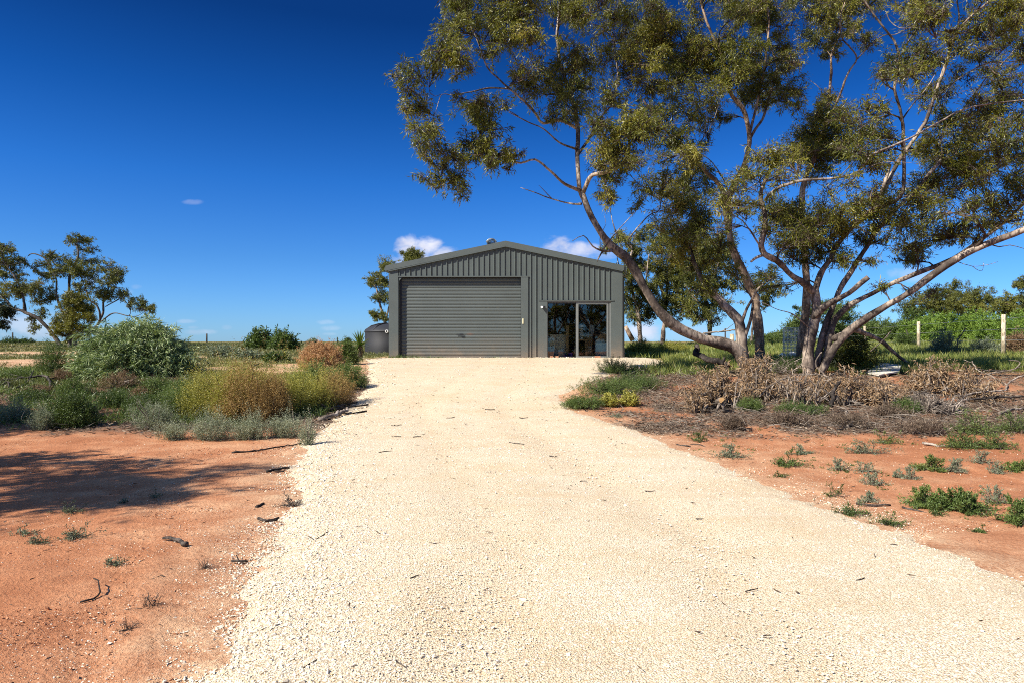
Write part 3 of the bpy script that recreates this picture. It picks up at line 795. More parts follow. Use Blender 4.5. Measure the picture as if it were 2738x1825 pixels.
q = MB(); q.tube([(inside(1562, 27.2), 27.3, FZ + 1.62), (inside(1577, 27.2), 27.22, FZ + 1.30)], [.035, .03], 6); q.tube([(inside(1577, 27.2), 27.22, FZ + 1.30), (inside(1577, 27.2), 27.25, FZ)], [.02, .02], 6)
put('tool_stand', 'pale tilted bar on a thin stand inside the shed', 'stand', q, M['timber'])
d = 26.95; x = inside(1609, d)
q = MB(); q.box(x - .27, x + .30, d - .2, d + .25, FZ, FZ + .55); q.box(x - .30, x + .33, d - .23, d + .28, FZ + .55, FZ + .59)
put('storage_crate', 'pale blue-grey lidded crate on the floor behind the right glass pane', 'crate', q, M['cloth'], loc=(x, d, FZ))
q = MB(); a = [(x - .30, d - .1, FZ + .592), (x + .33, d - .1, FZ + .592), (x + .12, d - .1, FZ + .98), (x - .02, d - .1, FZ + .98)]
q.prism(a, [(p[0], p[1] + .3, p[2]) for p in a]); put('folded_tarp', 'brown folded tarp heaped on the crate inside the shed', 'tarp', q, M['timber'], loc=(x, d, FZ + .59))
q = MB(); q.tube([(inside(1596, 28), 28.1, FZ + 1.5), (inside(1616, 28), 27.95, FZ + .6)], .06, 6)
put('leaning_plank', 'dull green plank leaning behind the crate inside the shed', 'plank', q, M['olive'] if False else M['timber'])
for k, (px, w_, h_) in enumerate(((1510.5, .085, .13), (1526, .10, .20))):
    x = inside(px, 26.9); q = MB(); q.rev([(.001, 0), (w_ * .8, 0), (w_, h_), (w_ * .93, h_), (w_ * .75, .02), (.001, .02)], (x, 26.9, FZ), 18)
    put('purple_tub', ('low purple tub on the floor behind the left glass pane', 'taller purple tub on the floor beside the door mullion')[k], 'tub', q, M['purple'], True, (x, 26.9, FZ))
q = MB(); x = inside(1517, 27.0); q.box(x - .06, x + .06, 27.0, 27.1, FZ, FZ + 1.25); put('timber_post', 'brown timber offcut standing upright behind the left glass pane', 'timber', q, M['timber'], loc=(x, 27.0, FZ))
q = MB(); x = inside(1537, 26.75); q.box(x - .02, x + .02, 26.72, 26.76, FZ, FZ + .5); put('wooden_stake', 'thin pale stake leaning by the door mullion inside', 'stake', q, M['post'], loc=(x, 26.75, FZ))
q = MB(); x = inside(1500, 27.2); q.box(x - .45, x + .2, 27.2, 27.25, FZ, FZ + .9); put('grey_panel', 'grey board stacked upright behind the left glass pane', 'board', q, M['board'], loc=(x, 27.2, FZ))
for k, px in enumerate((1477, 1485, 1596)):
    x = sx(px); gz = float(surf(x, 26.15)); q = MB(); q.box(x - .11, x + .10, 26.1, 26.2, gz - .01, gz + .065)
    put('brick', ('leftmost brick lying at the sliding door sill', 'second brick at the left end of the door sill', 'brick lying under the right glass pane')[k], 'brick', q, M['brick'], loc=(x, 26.15, gz))

# ------------------------------------------------------------------ water tank
d = 35.0; tx, tr = inside(1044, d), 1.29; tz = float(G(tx, d))
tank = empty('water_tank', (tx, d, tz), 'round charcoal plastic rainwater tank with domed lid beside the shed', 'water tank')
H = 1.14; prof = [(.001, -.1), (tr - .02, -.1), (tr, .05)]
for k in range(20):
    z = .08 + k * (H - .1) / 20
    for q, dr in ((.0, 0), (.2, .0), (.35, -.012), (.75, -.012), (.92, 0)): prof.append((tr + dr, z + q * (H - .1) / 20))
prof += [(tr, H), (tr - .01, H + .02)]
q = MB(); q.rev(prof, (tx, d, tz), 64); body = q.build('tank_body', M['tank'], tank, True)
q = MB(); q.rev([(tr + .015, H - .03), (tr + .03, H + .01), (tr + .0, H + .05), (tr * .93, H + .13), (tr * .72, H + .28), (tr * .45, H + .37), (.24, H + .40), (.24, H + .45), (.001, H + .46)], (tx, d, tz), 64)
lid = q.build('tank_lid', M['tank'], tank, True)
for k in range(8):
    a = 2 * math.pi * k / 8 + .25; P = [(tx + r * math.cos(a), d + r * math.sin(a), tz + H + z) for r, z in ((tr * .98, .07), (tr * .74, .29), (tr * .47, .39), (.26, .43))]
    q = MB(); q.tube(P, .035, 6); q.build('lid_rib', M['tank'], lid, True)
px_, pz_ = inside(1035, 33.6), CAMZ - (886 - CY) / FPX * 33.6
q = MB(); a = np.linspace(0, 2 * math.pi, 20, endpoint=False)
for r0, r1, y0, y1 in ((.075, .075, 33.45, 33.9), (.045, .045, 33.45, 33.9)):
    q.prism([(px_ + r0 * math.cos(k), y0, pz_ + r0 * math.sin(k)) for k in a], [(px_ + r1 * math.cos(k), y1, pz_ + r1 * math.sin(k)) for k in a], cap=False)
o1 = [(px_ + .075 * math.cos(k), 33.45, pz_ + .075 * math.sin(k)) for k in a]; o2 = [(px_ + .045 * math.cos(k), 33.45, pz_ + .045 * math.sin(k)) for k in a]
q.prism(o1, o2, cap=False); q.build('overflow_pipe', M['white'], tank)

# ------------------------------------------------------------------ trees
class Tree:
    def __init__(s, name, label, base, seed, bark, leaf, cat='tree', group=None, leafL=.135, leafW=.021, twig=1.0, cover=1.0, rk=1.0, sides=9):
        s.rng = np.random.default_rng(seed); s.base = np.asarray(base, float)
        s.root = empty(name, s.base, label, cat, group)
        s.bark, s.leaf = bark, leaf; s.leafL, s.leafW, s.twigk, s.cover, s.sides = leafL, leafW, twig, cover, sides
        s.P = np.zeros((0, 3)); s.R = np.zeros(0); s.T = np.zeros((0, 3))
        s.rk = rk; s.trunk = MB(); s.fine = MB(); s.dead = MB(); s.LV = []; s.LQ = []; s.LT = []; s.ln = 0
    def limb(s, pts, r0, r1, dead=False, jit=.5, join=True, crook=1.0):
        """pts in world space; a crooked tapering limb"""
        r0 *= s.rk; r1 *= s.rk; P = np.asarray(pts, float); L = np.sum(np.linalg.norm(np.diff(P, axis=0), axis=1))
        S = smooth_path(P, max(.12, L / 40))
        m = len(S); t = np.linspace(0, 1, m)
        R = r0 + (r1 - r0) * t ** .85
        amp = jit * .5 * (r0 + r1) * crook
        n = np.cumsum(s.rng.normal(0, 1, (m, 3)), 0) * .34; n -= np.linspace(0, 1, m)[:, None] * n[-1]
        S = S + n * amp * np.sin(np.pi * t)[:, None]
        kn = np.convolve(s.rng.normal(0, 1, m + 6), np.ones(5) / 5, 'same')[3:m + 3]; R = R * np.clip(1 + .22 * kn, .75, 1.4)
        (s.dead if dead else s.trunk).tube(S, R, s.sides if r0 > .04 else 6)
        if join:
            s.P = np.vstack([s.P, S]); s.R = np.r_[s.R, R]; s.T = np.vstack([s.T, nrm(np.gradient(S, axis=0))])
        return S
    def attach(s, c, near=0.0):
        d = s.P - c; L = np.linalg.norm(d, axis=1)
        up = np.maximum(0, d[:, 2])                      # prefers a joint lower than the clump
        cost = L + 1.2 * up + np.where(L < near, 3.0, 0) + .25 * np.maximum(0, .02 - s.R) / .02
        return int(np.argmin(cost))
    def branch(s, c, r, scale=1.0):
        i = s.attach(c, .4 * r); a = s.P[i]; L = np.linalg.norm(c - a)
        r0 = min(s.R[i] * .8, (.014 + .016 * L) * s.twigk)
        ctl = a + s.T[i] * L * .35 + np.array([0, 0, .10 * L]) + s.rng.normal(0, .08 * L, 3)
        n = max(5, int(L / .22)); t = np.linspace(0, 1, min(n, 24))[:, None]
        B = a * (1 - t) ** 2 + ctl * 2 * t * (1 - t) + c * t ** 2
        w = np.cumsum(s.rng.normal(0, .035 * L / len(t) ** .5, (len(t), 3)), 0); w -= t * w[-1]; B = B + w
        R = np.linspace(r0, max(.006 * s.twigk, r0 * .35), len(t))
        s.fine.tube(B, R, 6)
        k = slice(len(t) // 3, None)
        s.P = np.vstack([s.P, B[k]]); s.R = np.r_[s.R, R[k]]; s.T = np.vstack([s.T, nrm(np.gradient(B, axis=0))[k]])
        return B
    def clump(s, c, r, tint=None, flat=.8, hang=.5, leaves=1.0):
        rng = s.rng; c = np.asarray(c, float); r = r * 1.22 * rng.uniform(.75, 1.28); leaves = leaves * rng.uniform(.5, 1.25)
        s.cl = getattr(s, 'cl', []) + [(c, r)]
        B = s.branch(c - np.array([0, 0, .25 * r]), r)
        n = int(np.clip(11 + r * 16 / s.twigk, 10, 30))
        tw = []
        for _ in range(n):
            D = nrm(rng.normal(0, 1, 3) + np.array([0, 0, .35])); D[2] *= flat
            a = B[rng.integers(int(len(B) * .55), len(B))]
            e = c + D * r * rng.uniform(.45, 1.35)
            m = .5 * (a + e) + np.array([0, 0, .08 * r]) + rng.normal(0, .10 * r, 3)
            Pt = np.array([a, a * .3 + m * .7, m * .55 + e * .45 + rng.normal(0, .05 * r, 3), e])
            s.fine.tube(Pt, np.array([.010, .0085, .006, .0035]) * s.twigk, 4, cap=False)
            tw.append(Pt)
            for _ in range(2):
                q = Pt[rng.integers(1, 3)]; e2 = q + nrm(rng.normal(0, 1, 3) + (e - a) / (np.linalg.norm(e - a) + 1e-6)) * r * rng.uniform(.25, .5)
                P2 = np.array([q, .5 * (q + e2) + rng.normal(0, .04 * r, 3), e2]); s.fine.tube(P2, np.array([.005, .004, .0025]) * s.twigk, 3, cap=False)
                tw.append(np.array([q, P2[1], P2[1] * .5 + e2 * .5, e2]))
        area = s.leafL * s.leafW * .5
        N = int(np.pi * r * r * 1.9 * s.cover * leaves / area)
        tw = np.array(tw); k = rng.integers(0, len(tw), N); u = rng.uniform(.25, 1.0, N) ** .8 * 3
        j = np.minimum(u.astype(int), 2); f = (u - j)[:, None]
        P = tw[k, j] * (1 - f) + tw[k, j + 1] * f + rng.normal(0, .05 * r + .012, (N, 3))
        out = nrm(P - c)
        D = nrm(out * .45 + rng.normal(0, .55, (N, 3)) + np.array([0, 0, -hang]))
        V, Q = leaf_quads(P, D, s.leafL * rng.uniform(.6, 1.3, N), s.leafW * rng.uniform(.7, 1.3, N), rng)
        tn = (rng.normal(.45, .16) if tint is None else tint) + rng.normal(0, .16, N)
        s.LV.append(V); s.LQ.append(Q + s.ln); s.LT.append(np.repeat(np.clip(tn, 0, 1), 4)); s.ln += len(V)
    def bridge(s, n, k=.75, leaves=.6, hang=.5):
        C = np.array([q[0] for q in s.cl]); Rr = np.array([q[1] for q in s.cl])
        for _ in range(n):
            i = s.rng.integers(len(C)); d = np.linalg.norm(C - C[i], axis=1); d[i] = 9e9
            j = s.rng.choice(np.argsort(d)[:6]); 
            if d[j] > 3.2 * (Rr[i] + Rr[j]): continue
            s.clump(C[i] * .5 + C[j] * .5 + s.rng.normal(0, .25, 3), k * .5 * (Rr[i] + Rr[j]) / 1.25, leaves=leaves, hang=hang)
    def done(s):
        s.trunk.build('trunk', s.bark, s.root, True)
        if s.fine.n: s.fine.build('branches', M['twig'], s.root, True)
        if s.dead.n: s.dead.build('dead_branch', M['deadwood'], s.root, True)
        if s.LV: mesh('crown', np.vstack(s.LV), np.vstack(s.LQ), s.leaf, s.root, np.concatenate(s.LT))
        return s.root

def px3(pts, d):
    """(px, py[, depth offset]) -> world points round the depth d"""
    return np.array([ray(p[0], p[1], d + (p[2] if len(p) > 2 else 0)) for p in pts])
def c3(x, y): return (1040 + x / 2.412, y / 2.412)
def c4(x, y): return (1850 + x / 2.412, y / 2.412)
def c6(x, y): return (1850 + x / 3.336, 580 + y / 3.336)
def c5(x, y): return (1500 + x / 1.9, 600 + y / 1.9)
MPX = lambda d: d / FPX

def rooted(pts, d):
    """first point dropped to the ground"""
    P = px3(pts, d); P[0, 2] = float(G(P[0, 0], P[0, 1])) - .12; return P

# --- the leaning tree whose trunk crosses the shed's corner
DBT = 18.6
B = Tree('gum_tree', 'gum tree with long pale trunk leaning left across the shed corner', gp(1998, 985), 11, M['bark'], M['gum'], rk=.76)
lean = [(2010, 990, 0), (1967, 931, -.1), (1886, 902, -.3), (1816, 867, -.5), (1758, 815, -.6), (1723, 757, -.6), (1688, 698, -.6), (1630, 652, -.6), (1595, 605, -.6), (1572, 560, -.5), (1556, 515, -.4)]
P = rooted(lean, DBT); B.limb(P, .235, .112, jit=.32)
F = lambda pts, r0, r1, tr, d, **k: tr.limb(px3(pts, d), r0, r1, **k)
# second and third stems of the same tree
F([(1993, 975, .2), (1985, 930, .3), (1978, 865, .3), (1948, 826, .3), (1917, 791, .4), (1889, 759, .6), (1862, 715, .9), (1845, 660, 1.2)], .20, .07, B, DBT)
F([(1980, 868, .3), (1998, 824, .2), (2015, 795, .1), (2030, 770, 0), (2060, 745, -.1)], .07, .02, B, DBT)
F([(1990, 905, .3), (2008, 850, .2), (2010, 800, .5), (1990, 770, .6)], .07, .025, B, DBT)
F([(1560, 530, -.4), (1550, 506, -.4), (1546, 460, -.3), (1544, 415, -.2), (1546, 370, 0), (1544, 330, .2), (1534, 260, .5), (1505, 190, .7), (1492, 110, .8), (1494, 40, 1), (1500, -70, 1.2)], .095, .03, B, DBT)
F([(1558, 518, -.4), (1570, 490, -.6), (1583, 468, -.8), (1620, 460, -1), (1662, 439, -1.2), (1680, 410, -1.3), (1680, 365, -1.3), (1700, 310, -1.2)], .075, .025, B, DBT)
F([(1552, 510, -.4), (1522, 498, -.7), (1500, 485, -.9), (1471, 458, -1.1), (1430, 428, -1.3), (1392, 435, -1.4), (1347, 425, -1.5), (1290, 400, -1.6)], .06, .02, B, DBT)
F([(1554, 545, -.4), (1530, 545, -.2), (1475, 531, 0), (1430, 515, .2), (1392, 502, .2)], .05, .012, B, DBT, dead=True)
F([(1475, 531, 0), (1450, 505, .2), (1440, 495, .2)], .02, .006, B, DBT, dead=True)
F([(1640, 670, -.6), (1615, 672, -.9), (1585, 660, -1.1), (1560, 630, -1.2), (1530, 645, -1.3)], .045, .01, B, DBT, dead=True)
F([(1612, 671, -.9), (1600, 690, -1), (1598, 700, -1)], .03, .012, B, DBT, dead=True)
F([(1605, 668, -1), (1605, 630, -1.1), (1620, 600, -1.1), (1615, 575, -1.1)], .018, .005, B, DBT, dead=True)
F([(1612, 668, -1), (1640, 630, -1), (1675, 590, -.9), (1705, 560, -.8)], .03, .010, B, DBT)
F([(1544, 345, .2), (1500, 322, .1), (1455, 330, -.2), (1434, 303, -.4), (1400, 268, -.6), (1363, 236, -.8), (1330, 205, -1), (1305, 180, -1.1), (1285, 130, -1.2), (1268, 90, -1.2)], .065, .018, B, DBT)
F([(1363, 238, -.8), (1309, 236, -1), (1260, 246, -1.2), (1205, 255, -1.3), (1181, 253, -1.4), (1165, 300, -1.5)], .035, .01, B, DBT)
F([(1544, 400, -.2), (1496, 381, -.5), (1455, 345, -.8), (1420, 330, -.9), (1360, 300, -1)], .04, .014, B, DBT)
F([(1544, 415, -.2), (1575, 370, 0), (1600, 320, .2), (1640, 270, .5), (1650, 200, .7), (1640, 120, .9)], .05, .016, B, DBT)
F([(1655, 640, -.7), (1640, 600, -.7), (1632, 560, -.5), (1628, 520, -.4)], .022, .008, B, DBT)
F([(1680, 640, -.5), (1712, 600, -.4), (1745, 570, -.3), (1800, 560, -.2), (1840, 575, 0)], .03, .010, B, DBT)
CB = [(500,60,130),(400,180,115),(320,300,115),(330,400,90),(150,480,105),(125,600,90),(200,690,80),(560,170,80),(760,110,110),(740,230,120),(900,60,120),(900,220,95),(680,330,75),
 (900,450,140),(1050,430,120),(1000,560,130),(1130,580,130),(1180,660,140),(1080,740,100),(870,600,85),(1250,480,105),(1350,400,105),(430,330,70),(470,420,60),
 (640,700,80),(520,720,85),(650,830,80),(500,900,100),(560,980,95),(420,1020,85),(300,920,85),(230,830,80),(330,1130,75),(420,1160,75),(470,1255,60),(300,1210,50),(700,980,80),(650,1070,60),(780,1000,60),(250,1020,45),
 (1300,60,125),(1450,60,125),(1580,80,105),(1250,150,90),(1200,330,85),(1100,60,60),
 (1450,620,100),(1550,480,120),(1650,400,105),(1600,250,105),(1720,240,105),(1700,560,100),(1550,850,120),(1420,850,100),(1700,850,115),(1380,980,90),(1480,960,95),(1400,1230,55),(1420,1290,45),(600,-60,120),(850,-70,130),(1100,-60,120),(1400,-60,140),(1650,-30,110),(450,-20,90)]
for x, y, r in CB:
    px, py = c3(x, y); r_ = r / 2.412 * MPX(DBT)
    P3 = ray(px, py, DBT); i = int(np.argmin(np.hypot(B.P[:, 0] / B.P[:, 1] - P3[0] / P3[1], (B.P[:, 2] - CAMZ) / B.P[:, 1] - (P3[2] - CAMZ) / P3[1])))
    dd = np.clip(B.P[i, 1] + B.rng.normal(0, .7), DBT - 3.2, DBT + 2.6)
    B.clump(ray(px, py, dd), r_ * dd / DBT, hang=.6, leaves=.8)
    for _ in range(B.rng.integers(0, 3)):
        a = B.rng.random() * 6.283; B.clump(ray(px + 1.2 * r / 2.412 * math.cos(a), py + .95 * r / 2.412 * math.sin(a), dd + B.rng.normal(0, .6)), .55 * r_, hang=.6, leaves=.65)
for px, py, r in [(1840, 640, 42), (1800, 615, 38), (1872, 600, 38), (1900, 690, 36), (1850, 720, 32), (1930, 640, 38), (1790, 680, 32), (2060, 735, 24), (2080, 760, 20), (1660, 380, 40), (1700, 300, 40), (1960, 720, 30), (1880, 770, 28), (1640, 255, 40), (1640, 470, 34), (1690, 445, 34), (1722, 500, 36), (1780, 480, 38), (1822, 530, 42), (1850, 470, 38), (1795, 565, 34), (1705, 555, 24), (1742, 600, 22), (1885, 555, 38), (1600, 440, 24), (1628, 525, 22), (1840, 420, 36), (1880, 620, 36), (1760, 430, 34)]:
    B.clump(ray(px, py, DBT + B.rng.normal(.4, .5)), r * MPX(DBT), hang=.5, leaves=.9)
B.bridge(60); B.done()

def fill(tr, clumps, conv, d, scale, spread=.8, lo=3.0, hi=3.0, hang=.5, leaves=.8, sat=.0):
    for q in clumps:
        x, y, r = q[:3]; px, py = conv(x, y)
        P3 = ray(px, py, d)
        i = int(np.argmin(np.hypot(tr.P[:, 0] / tr.P[:, 1] - P3[0] / P3[1], (tr.P[:, 2] - CAMZ) / tr.P[:, 1] - (P3[2] - CAMZ) / P3[1])))
        dd = float(np.clip(tr.P[i, 1] + tr.rng.normal(0, spread), d - lo, d + hi))
        tr.clump(ray(px, py, dd), r / scale * MPX(dd), hang=hang, leaves=leaves)
        for _ in range(tr.rng.integers(0, 3) if sat else 0):
            a = tr.rng.random() * 6.283; tr.clump(ray(px + 1.2 * r / scale * math.cos(a), py + .95 * r / scale * math.sin(a), dd + tr.rng.normal(0, .6)), .55 * r / scale * MPX(dd), hang=hang, leaves=leaves * .8)

# --- pale-barked tree behind the leaning one
DC = 21.5
C_ = Tree('gum_tree', 'tall pale-barked gum tree standing just behind the leaning trunk', gp(2033, 962), 12, M['bark_pale'], M['gum'], rk=.70)
P = rooted([(2033, 962), (2031, 916), (2027, 850), (2018, 790), (1991, 736), (1970, 685), (1955, 640), (1946, 580), (1946, 530)], DC); C_.limb(P, .24, .15, jit=.25)
F([(1946, 535), (1965, 490, 0), (1987, 448, .1), (2000, 400, .1), (2003, 365, .1), (1996, 325, 0), (1985, 285, -.1), (1950, 240, -.3), (1941, 182, -.5), (1904, 95, -.8), (1883, 41, -1), (1868, -30, -1.1)], .14, .035, C_, DC)
F([(2003, 375, .1), (2020, 345, .2), (2040, 318, .4), (2050, 285, .6), (2065, 240, .8), (2080, 180, 1), (2050, 80, 1.2), (2056, 0, 1.3), (2060, -80, 1.3)], .075, .02, C_, DC)
F([(2003, 362, .1), (2018, 300, .2), (2030, 240, .2), (2045, 160, 0), (2056, 60, -.1), (2040, -40, -.2)], .075, .02, C_, DC)
F([(1946, 530), (1925, 495, -.4), (1896, 464, -.8), (1870, 435, -1.1), (1845, 412, -1.4), (1800, 370, -1.8), (1760, 320, -2.1), (1720, 270, -2.3)], .11, .03, C_, DC)
F([(1955, 600), (1950, 540, .5), (1940, 490, .8), (1900, 430, 1), (1850, 400, 1.2)], .05, .015, C_, DC)
F([(1846, 412, -1.4), (1880, 370, -1.3), (1905, 330, -1.2), (1925, 270, -1)], .03, .010, C_, DC, dead=True)
F([(1880, 370, -1.3), (1890, 310, -1.3), (1880, 265, -1.3)], .016, .006, C_, DC, dead=True)
CC = [(250,350,120),(400,300,130),(300,450,130),(450,430,120),(600,320,105),(680,385,80),(550,580,110),(430,560,110),(620,640,80),(350,650,70),(380,80,100),(480,120,85),(250,200,90),(60,500,100),(50,300,80),(150,600,80),(60,720,75),(200,760,55),(640,150,80),(700,50,80),
 (200,40,80),(560,30,80),(-60,240,110),(-30,400,110),(-150,480,110),(-120,350,100),(-60,640,110),(-180,720,110),(-260,850,110),(-60,900,100),(20,960,70),(-20,1090,95),(20,1180,95),(-120,1260,90),(-180,1200,70),(60,1260,65),(100,-60,120),(350,-70,130),(600,-60,120),(-200,130,100),(-320,250,95)]
fill(C_, CC, c4, DC, 2.412, sat=.65)
C_.bridge(40); C_.done()

# --- tree behind with bare forked stems high up
DD_ = 23.0
D_ = Tree('gum_tree', 'gum tree with slender forked upper stems rising behind the multi-stemmed one', gp(2142, 962), 13, M['bark_pale'], M['gum'], rk=.66)
P = rooted([(2142, 962), (2140, 925), (2150, 860), (2155, 790), (2150, 700), (2142, 620), (2140, 551), (2150, 480), (2185, 400), (2210, 320), (2216, 265)], DD_); D_.limb(P, .23, .10, jit=.3)
F([(2216, 270), (2220, 225), (2223, 187), (2224, 150), (2240, 105, .3), (2250, 65, .5), (2258, 0, .6), (2262, -80, .8)], .075, .022, D_, DD_)
F([(2200, 345), (2225, 300, -.3), (2245, 255, -.5), (2265, 199, -.6), (2290, 158, -.6), (2275, 130, -.7), (2250, 100, -.8), (2246, 50, -.9), (2262, 0, -1)], .075, .022, D_, DD_)
F([(2292, 158, -.6), (2330, 120, -.4), (2365, 95, -.2), (2400, 90, 0), (2470, 50, .1)], .04, .012, D_, DD_)
F([(2205, 262), (2190, 235, .2), (2165, 215, .4), (2140, 205, .5)], .022, .006, D_, DD_, dead=True)
F([(2222, 150), (2190, 110, .4), (2150, 95, .7), (2120, 110, .8)], .03, .010, D_, DD_)
CD = [(850,100,90),(930,180,90),(800,230,75),(950,40,105),(780,40,80),(1080,60,80),(1040,200,65),(900,330,45),(1150,280,60),(1000,-60,110),(1200,-40,100),(800,-60,100),
 (800,720,105),(750,850,100),(880,760,110),(900,880,130),(800,950,125),(1000,850,110),(700,960,95),(860,620,60),(780,1080,100),(880,1010,110)]
fill(D_, CD, c4, DD_, 2.412, sat=.65)
D_.bridge(16); D_.done()

# --- the multi-stemmed tree on the right
DA = 18.2
A_ = Tree('gum_tree', 'big multi-stemmed mallee gum spreading from brush heap on the right', gp(2185, 985), 14, M['bark'], M['gum'], rk=.60)
P = rooted([(2162, 1000), (2166, 940), (2175, 890), (2183, 845), (2182, 810), (2175, 772)], DA); A_.limb(P, .285, .20, jit=.3)
F([(2178, 785), (2150, 757, -.2), (2114, 736, -.4), (2090, 706, -.6), (2065, 692, -.8), (2042, 680, -.9), (2034, 655, -.9), (2042, 610, -.9), (2040, 560, -.8), (2034, 520, -.7), (2050, 470, -.6), (2080, 420, -.5)], .155, .07, A_, DA)
F([(2040, 682, -.9), (2020, 690, -1), (2008, 700, -1.1)], .06, .04, A_, DA, join=False)
F([(2060, 690, -.8), (2035, 660, -1.1), (2010, 620, -1.3), (1985, 590, -1.5), (1950, 570, -1.7)], .05, .018, A_, DA)
F([(2175, 850), (2204, 820, -.3), (2240, 800, -.5), (2270, 784, -.7), (2300, 758, -.9), (2322, 741, -1)], .155, .10, A_, DA, join=False, jit=.15)
F([(2176, 790), (2195, 730, .2), (2222, 690, .3), (2248, 643, .4), (2290, 600, .5), (2335, 564, .6), (2364, 497, .7), (2380, 440, .8)], .14, .06, A_, DA)
F([(2290, 600, .5), (2330, 560, .1), (2375, 545, -.1), (2414, 515, -.3), (2416, 415, -.4), (2412, 332, -.5), (2400, 275, -.6), (2389, 236, -.7), (2398, 190, -.7), (2405, 160, -.8), (2390, 110, -.9), (2350, 60, -1), (2310, 0, -1.1), (2290, -60, -1.1)], .09, .03, A_, DA)
F([(2389, 240, -.7), (2365, 225, -.8), (2345, 200, -.9), (2320, 215, -.9)], .035, .012, A_, DA)
F([(2400, 170, -.8), (2420, 125, -.6), (2450, 80, -.4), (2500, 20, -.2), (2520, -50, 0)], .05, .02, A_, DA)
F([(2412, 320, -.5), (2440, 280, -.2), (2475, 240, 0), (2500, 200, .2)], .035, .012, A_, DA)
# big right-hand limb, running out of the picture
F([(2195, 995), (2218, 950, -.1), (2249, 905, -.2), (2285, 874, -.4), (2342, 836, -.7), (2400, 802, -1), (2474, 747, -1.3), (2553, 695, -1.6), (2632, 656, -1.9), (2737, 614, -2.2), (2850, 560, -2.5), (2960, 480, -2.6)], .20, .10, A_, DA, jit=.3)
F([(2205, 985, .2), (2213, 930, .2), (2225, 868, .2), (2240, 845, .2), (2270, 815, .2), (2330, 784, .2), (2395, 753, .2), (2463, 726, .2), (2531, 702, .2), (2600, 660, .3), (2680, 600, .4), (2760, 520, .5)], .15, .06, A_, DA)
F([(2186, 985, .3), (2190, 940, .3), (2200, 900, .3), (2213, 850, .3), (2240, 784, .4), (2262, 740, .5), (2285, 700, .5), (2312, 660, .5), (2335, 622, .5), (2365, 590, .4), (2400, 555, .3), (2447, 510, .1), (2480, 470, 0), (2516, 428, -.1)], .15, .075, A_, DA)
F([(2447, 510, .1), (2480, 500, .3), (2530, 470, .5), (2580, 430, .7), (2600, 400, .8)], .04, .014, A_, DA)
# long limb up to the top right
F([(2335, 564, .6), (2400, 440, 1.0), (2430, 394, 1.0), (2472, 332, .8), (2505, 249, .5), (2530, 174, .3), (2550, 110, .1), (2575, 70, 0), (2605, 35, -.2), (2650, 0, -.4), (2690, -70, -.6)], .115, .05, A_, DA)
F([(2548, 120, .1), (2562, 60, .4), (2560, 20, .5), (2552, -40, .6)], .05, .02, A_, DA)
F([(2500, 265, .5), (2540, 230, 1), (2580, 200, 1.2), (2640, 170, 1.5), (2738, 160, 1.8), (2820, 120, 2)], .045, .015, A_, DA)
F([(2470, 340, .8), (2540, 330, 1.2), (2600, 260, 1.5), (2640, 205, 1.6), (2700, 150, 1.8), (2760, 60, 2)], .05, .015, A_, DA)
# silver dead bough
F([(2045, 535, -.8), (2075, 505, -1.3), (2107, 493, -1.5), (2148, 482, -1.7), (2240, 477, -1.9), (2298, 460, -2), (2331, 419, -2.1), (2377, 398, -2.1), (2430, 373, -2.1), (2505, 330, -2.1), (2596, 286, -2.1), (2737, 268, -2.2), (2830, 260, -2.2)], .058, .02, A_, DA, dead=True, crook=1.4)
F([(2240, 477, -1.9), (2275, 440, -2), (2290, 410, -2), (2295, 375, -2)], .02, .006, A_, DA, dead=True)
F([(2298, 460, -2), (2340, 440, -2.1), (2390, 432, -2.2), (2470, 440, -2.3)], .02, .006, A_, DA, dead=True)
F([(2322, 215, -1), (2370, 32, -1.1), (2378, 55, -1.1), (2405, 75, -1.2), (2450, 75, -1.2), (2500, 85, -1.2)][1:], .022, .01, A_, DA, dead=True)
F([(2640, 650, -1.9), (2670, 660, -2), (2700, 655, -2.1), (2738, 665, -2.2)], .03, .01, A_, DA, join=False)
F([(2560, 700, -1.6), (2600, 712, -1.7), (2640, 708, -1.7), (2668, 700, -1.8)], .018, .006, A_, DA, join=False)
F([(2600, 712, -1.7), (2614, 722, -1.7), (2627, 723, -1.7), (2630, 702, -1.7)], .012, .005, A_, DA, join=False)
F([(2230, 905, -.2), (2274, 886, .3), (2310, 893, .6), (2342, 910, .9), (2370, 928, 1.2), (2395, 947, 1.5), (2420, 965, 1.8), (2437, 976, 2)], .13, .07, A_, DA, join=False)
F([(2168, 880), (2120, 840, -.4), (2080, 828, -.7), (2040, 810, -.9), (2010, 800, -1)], .035, .01, A_, DA)
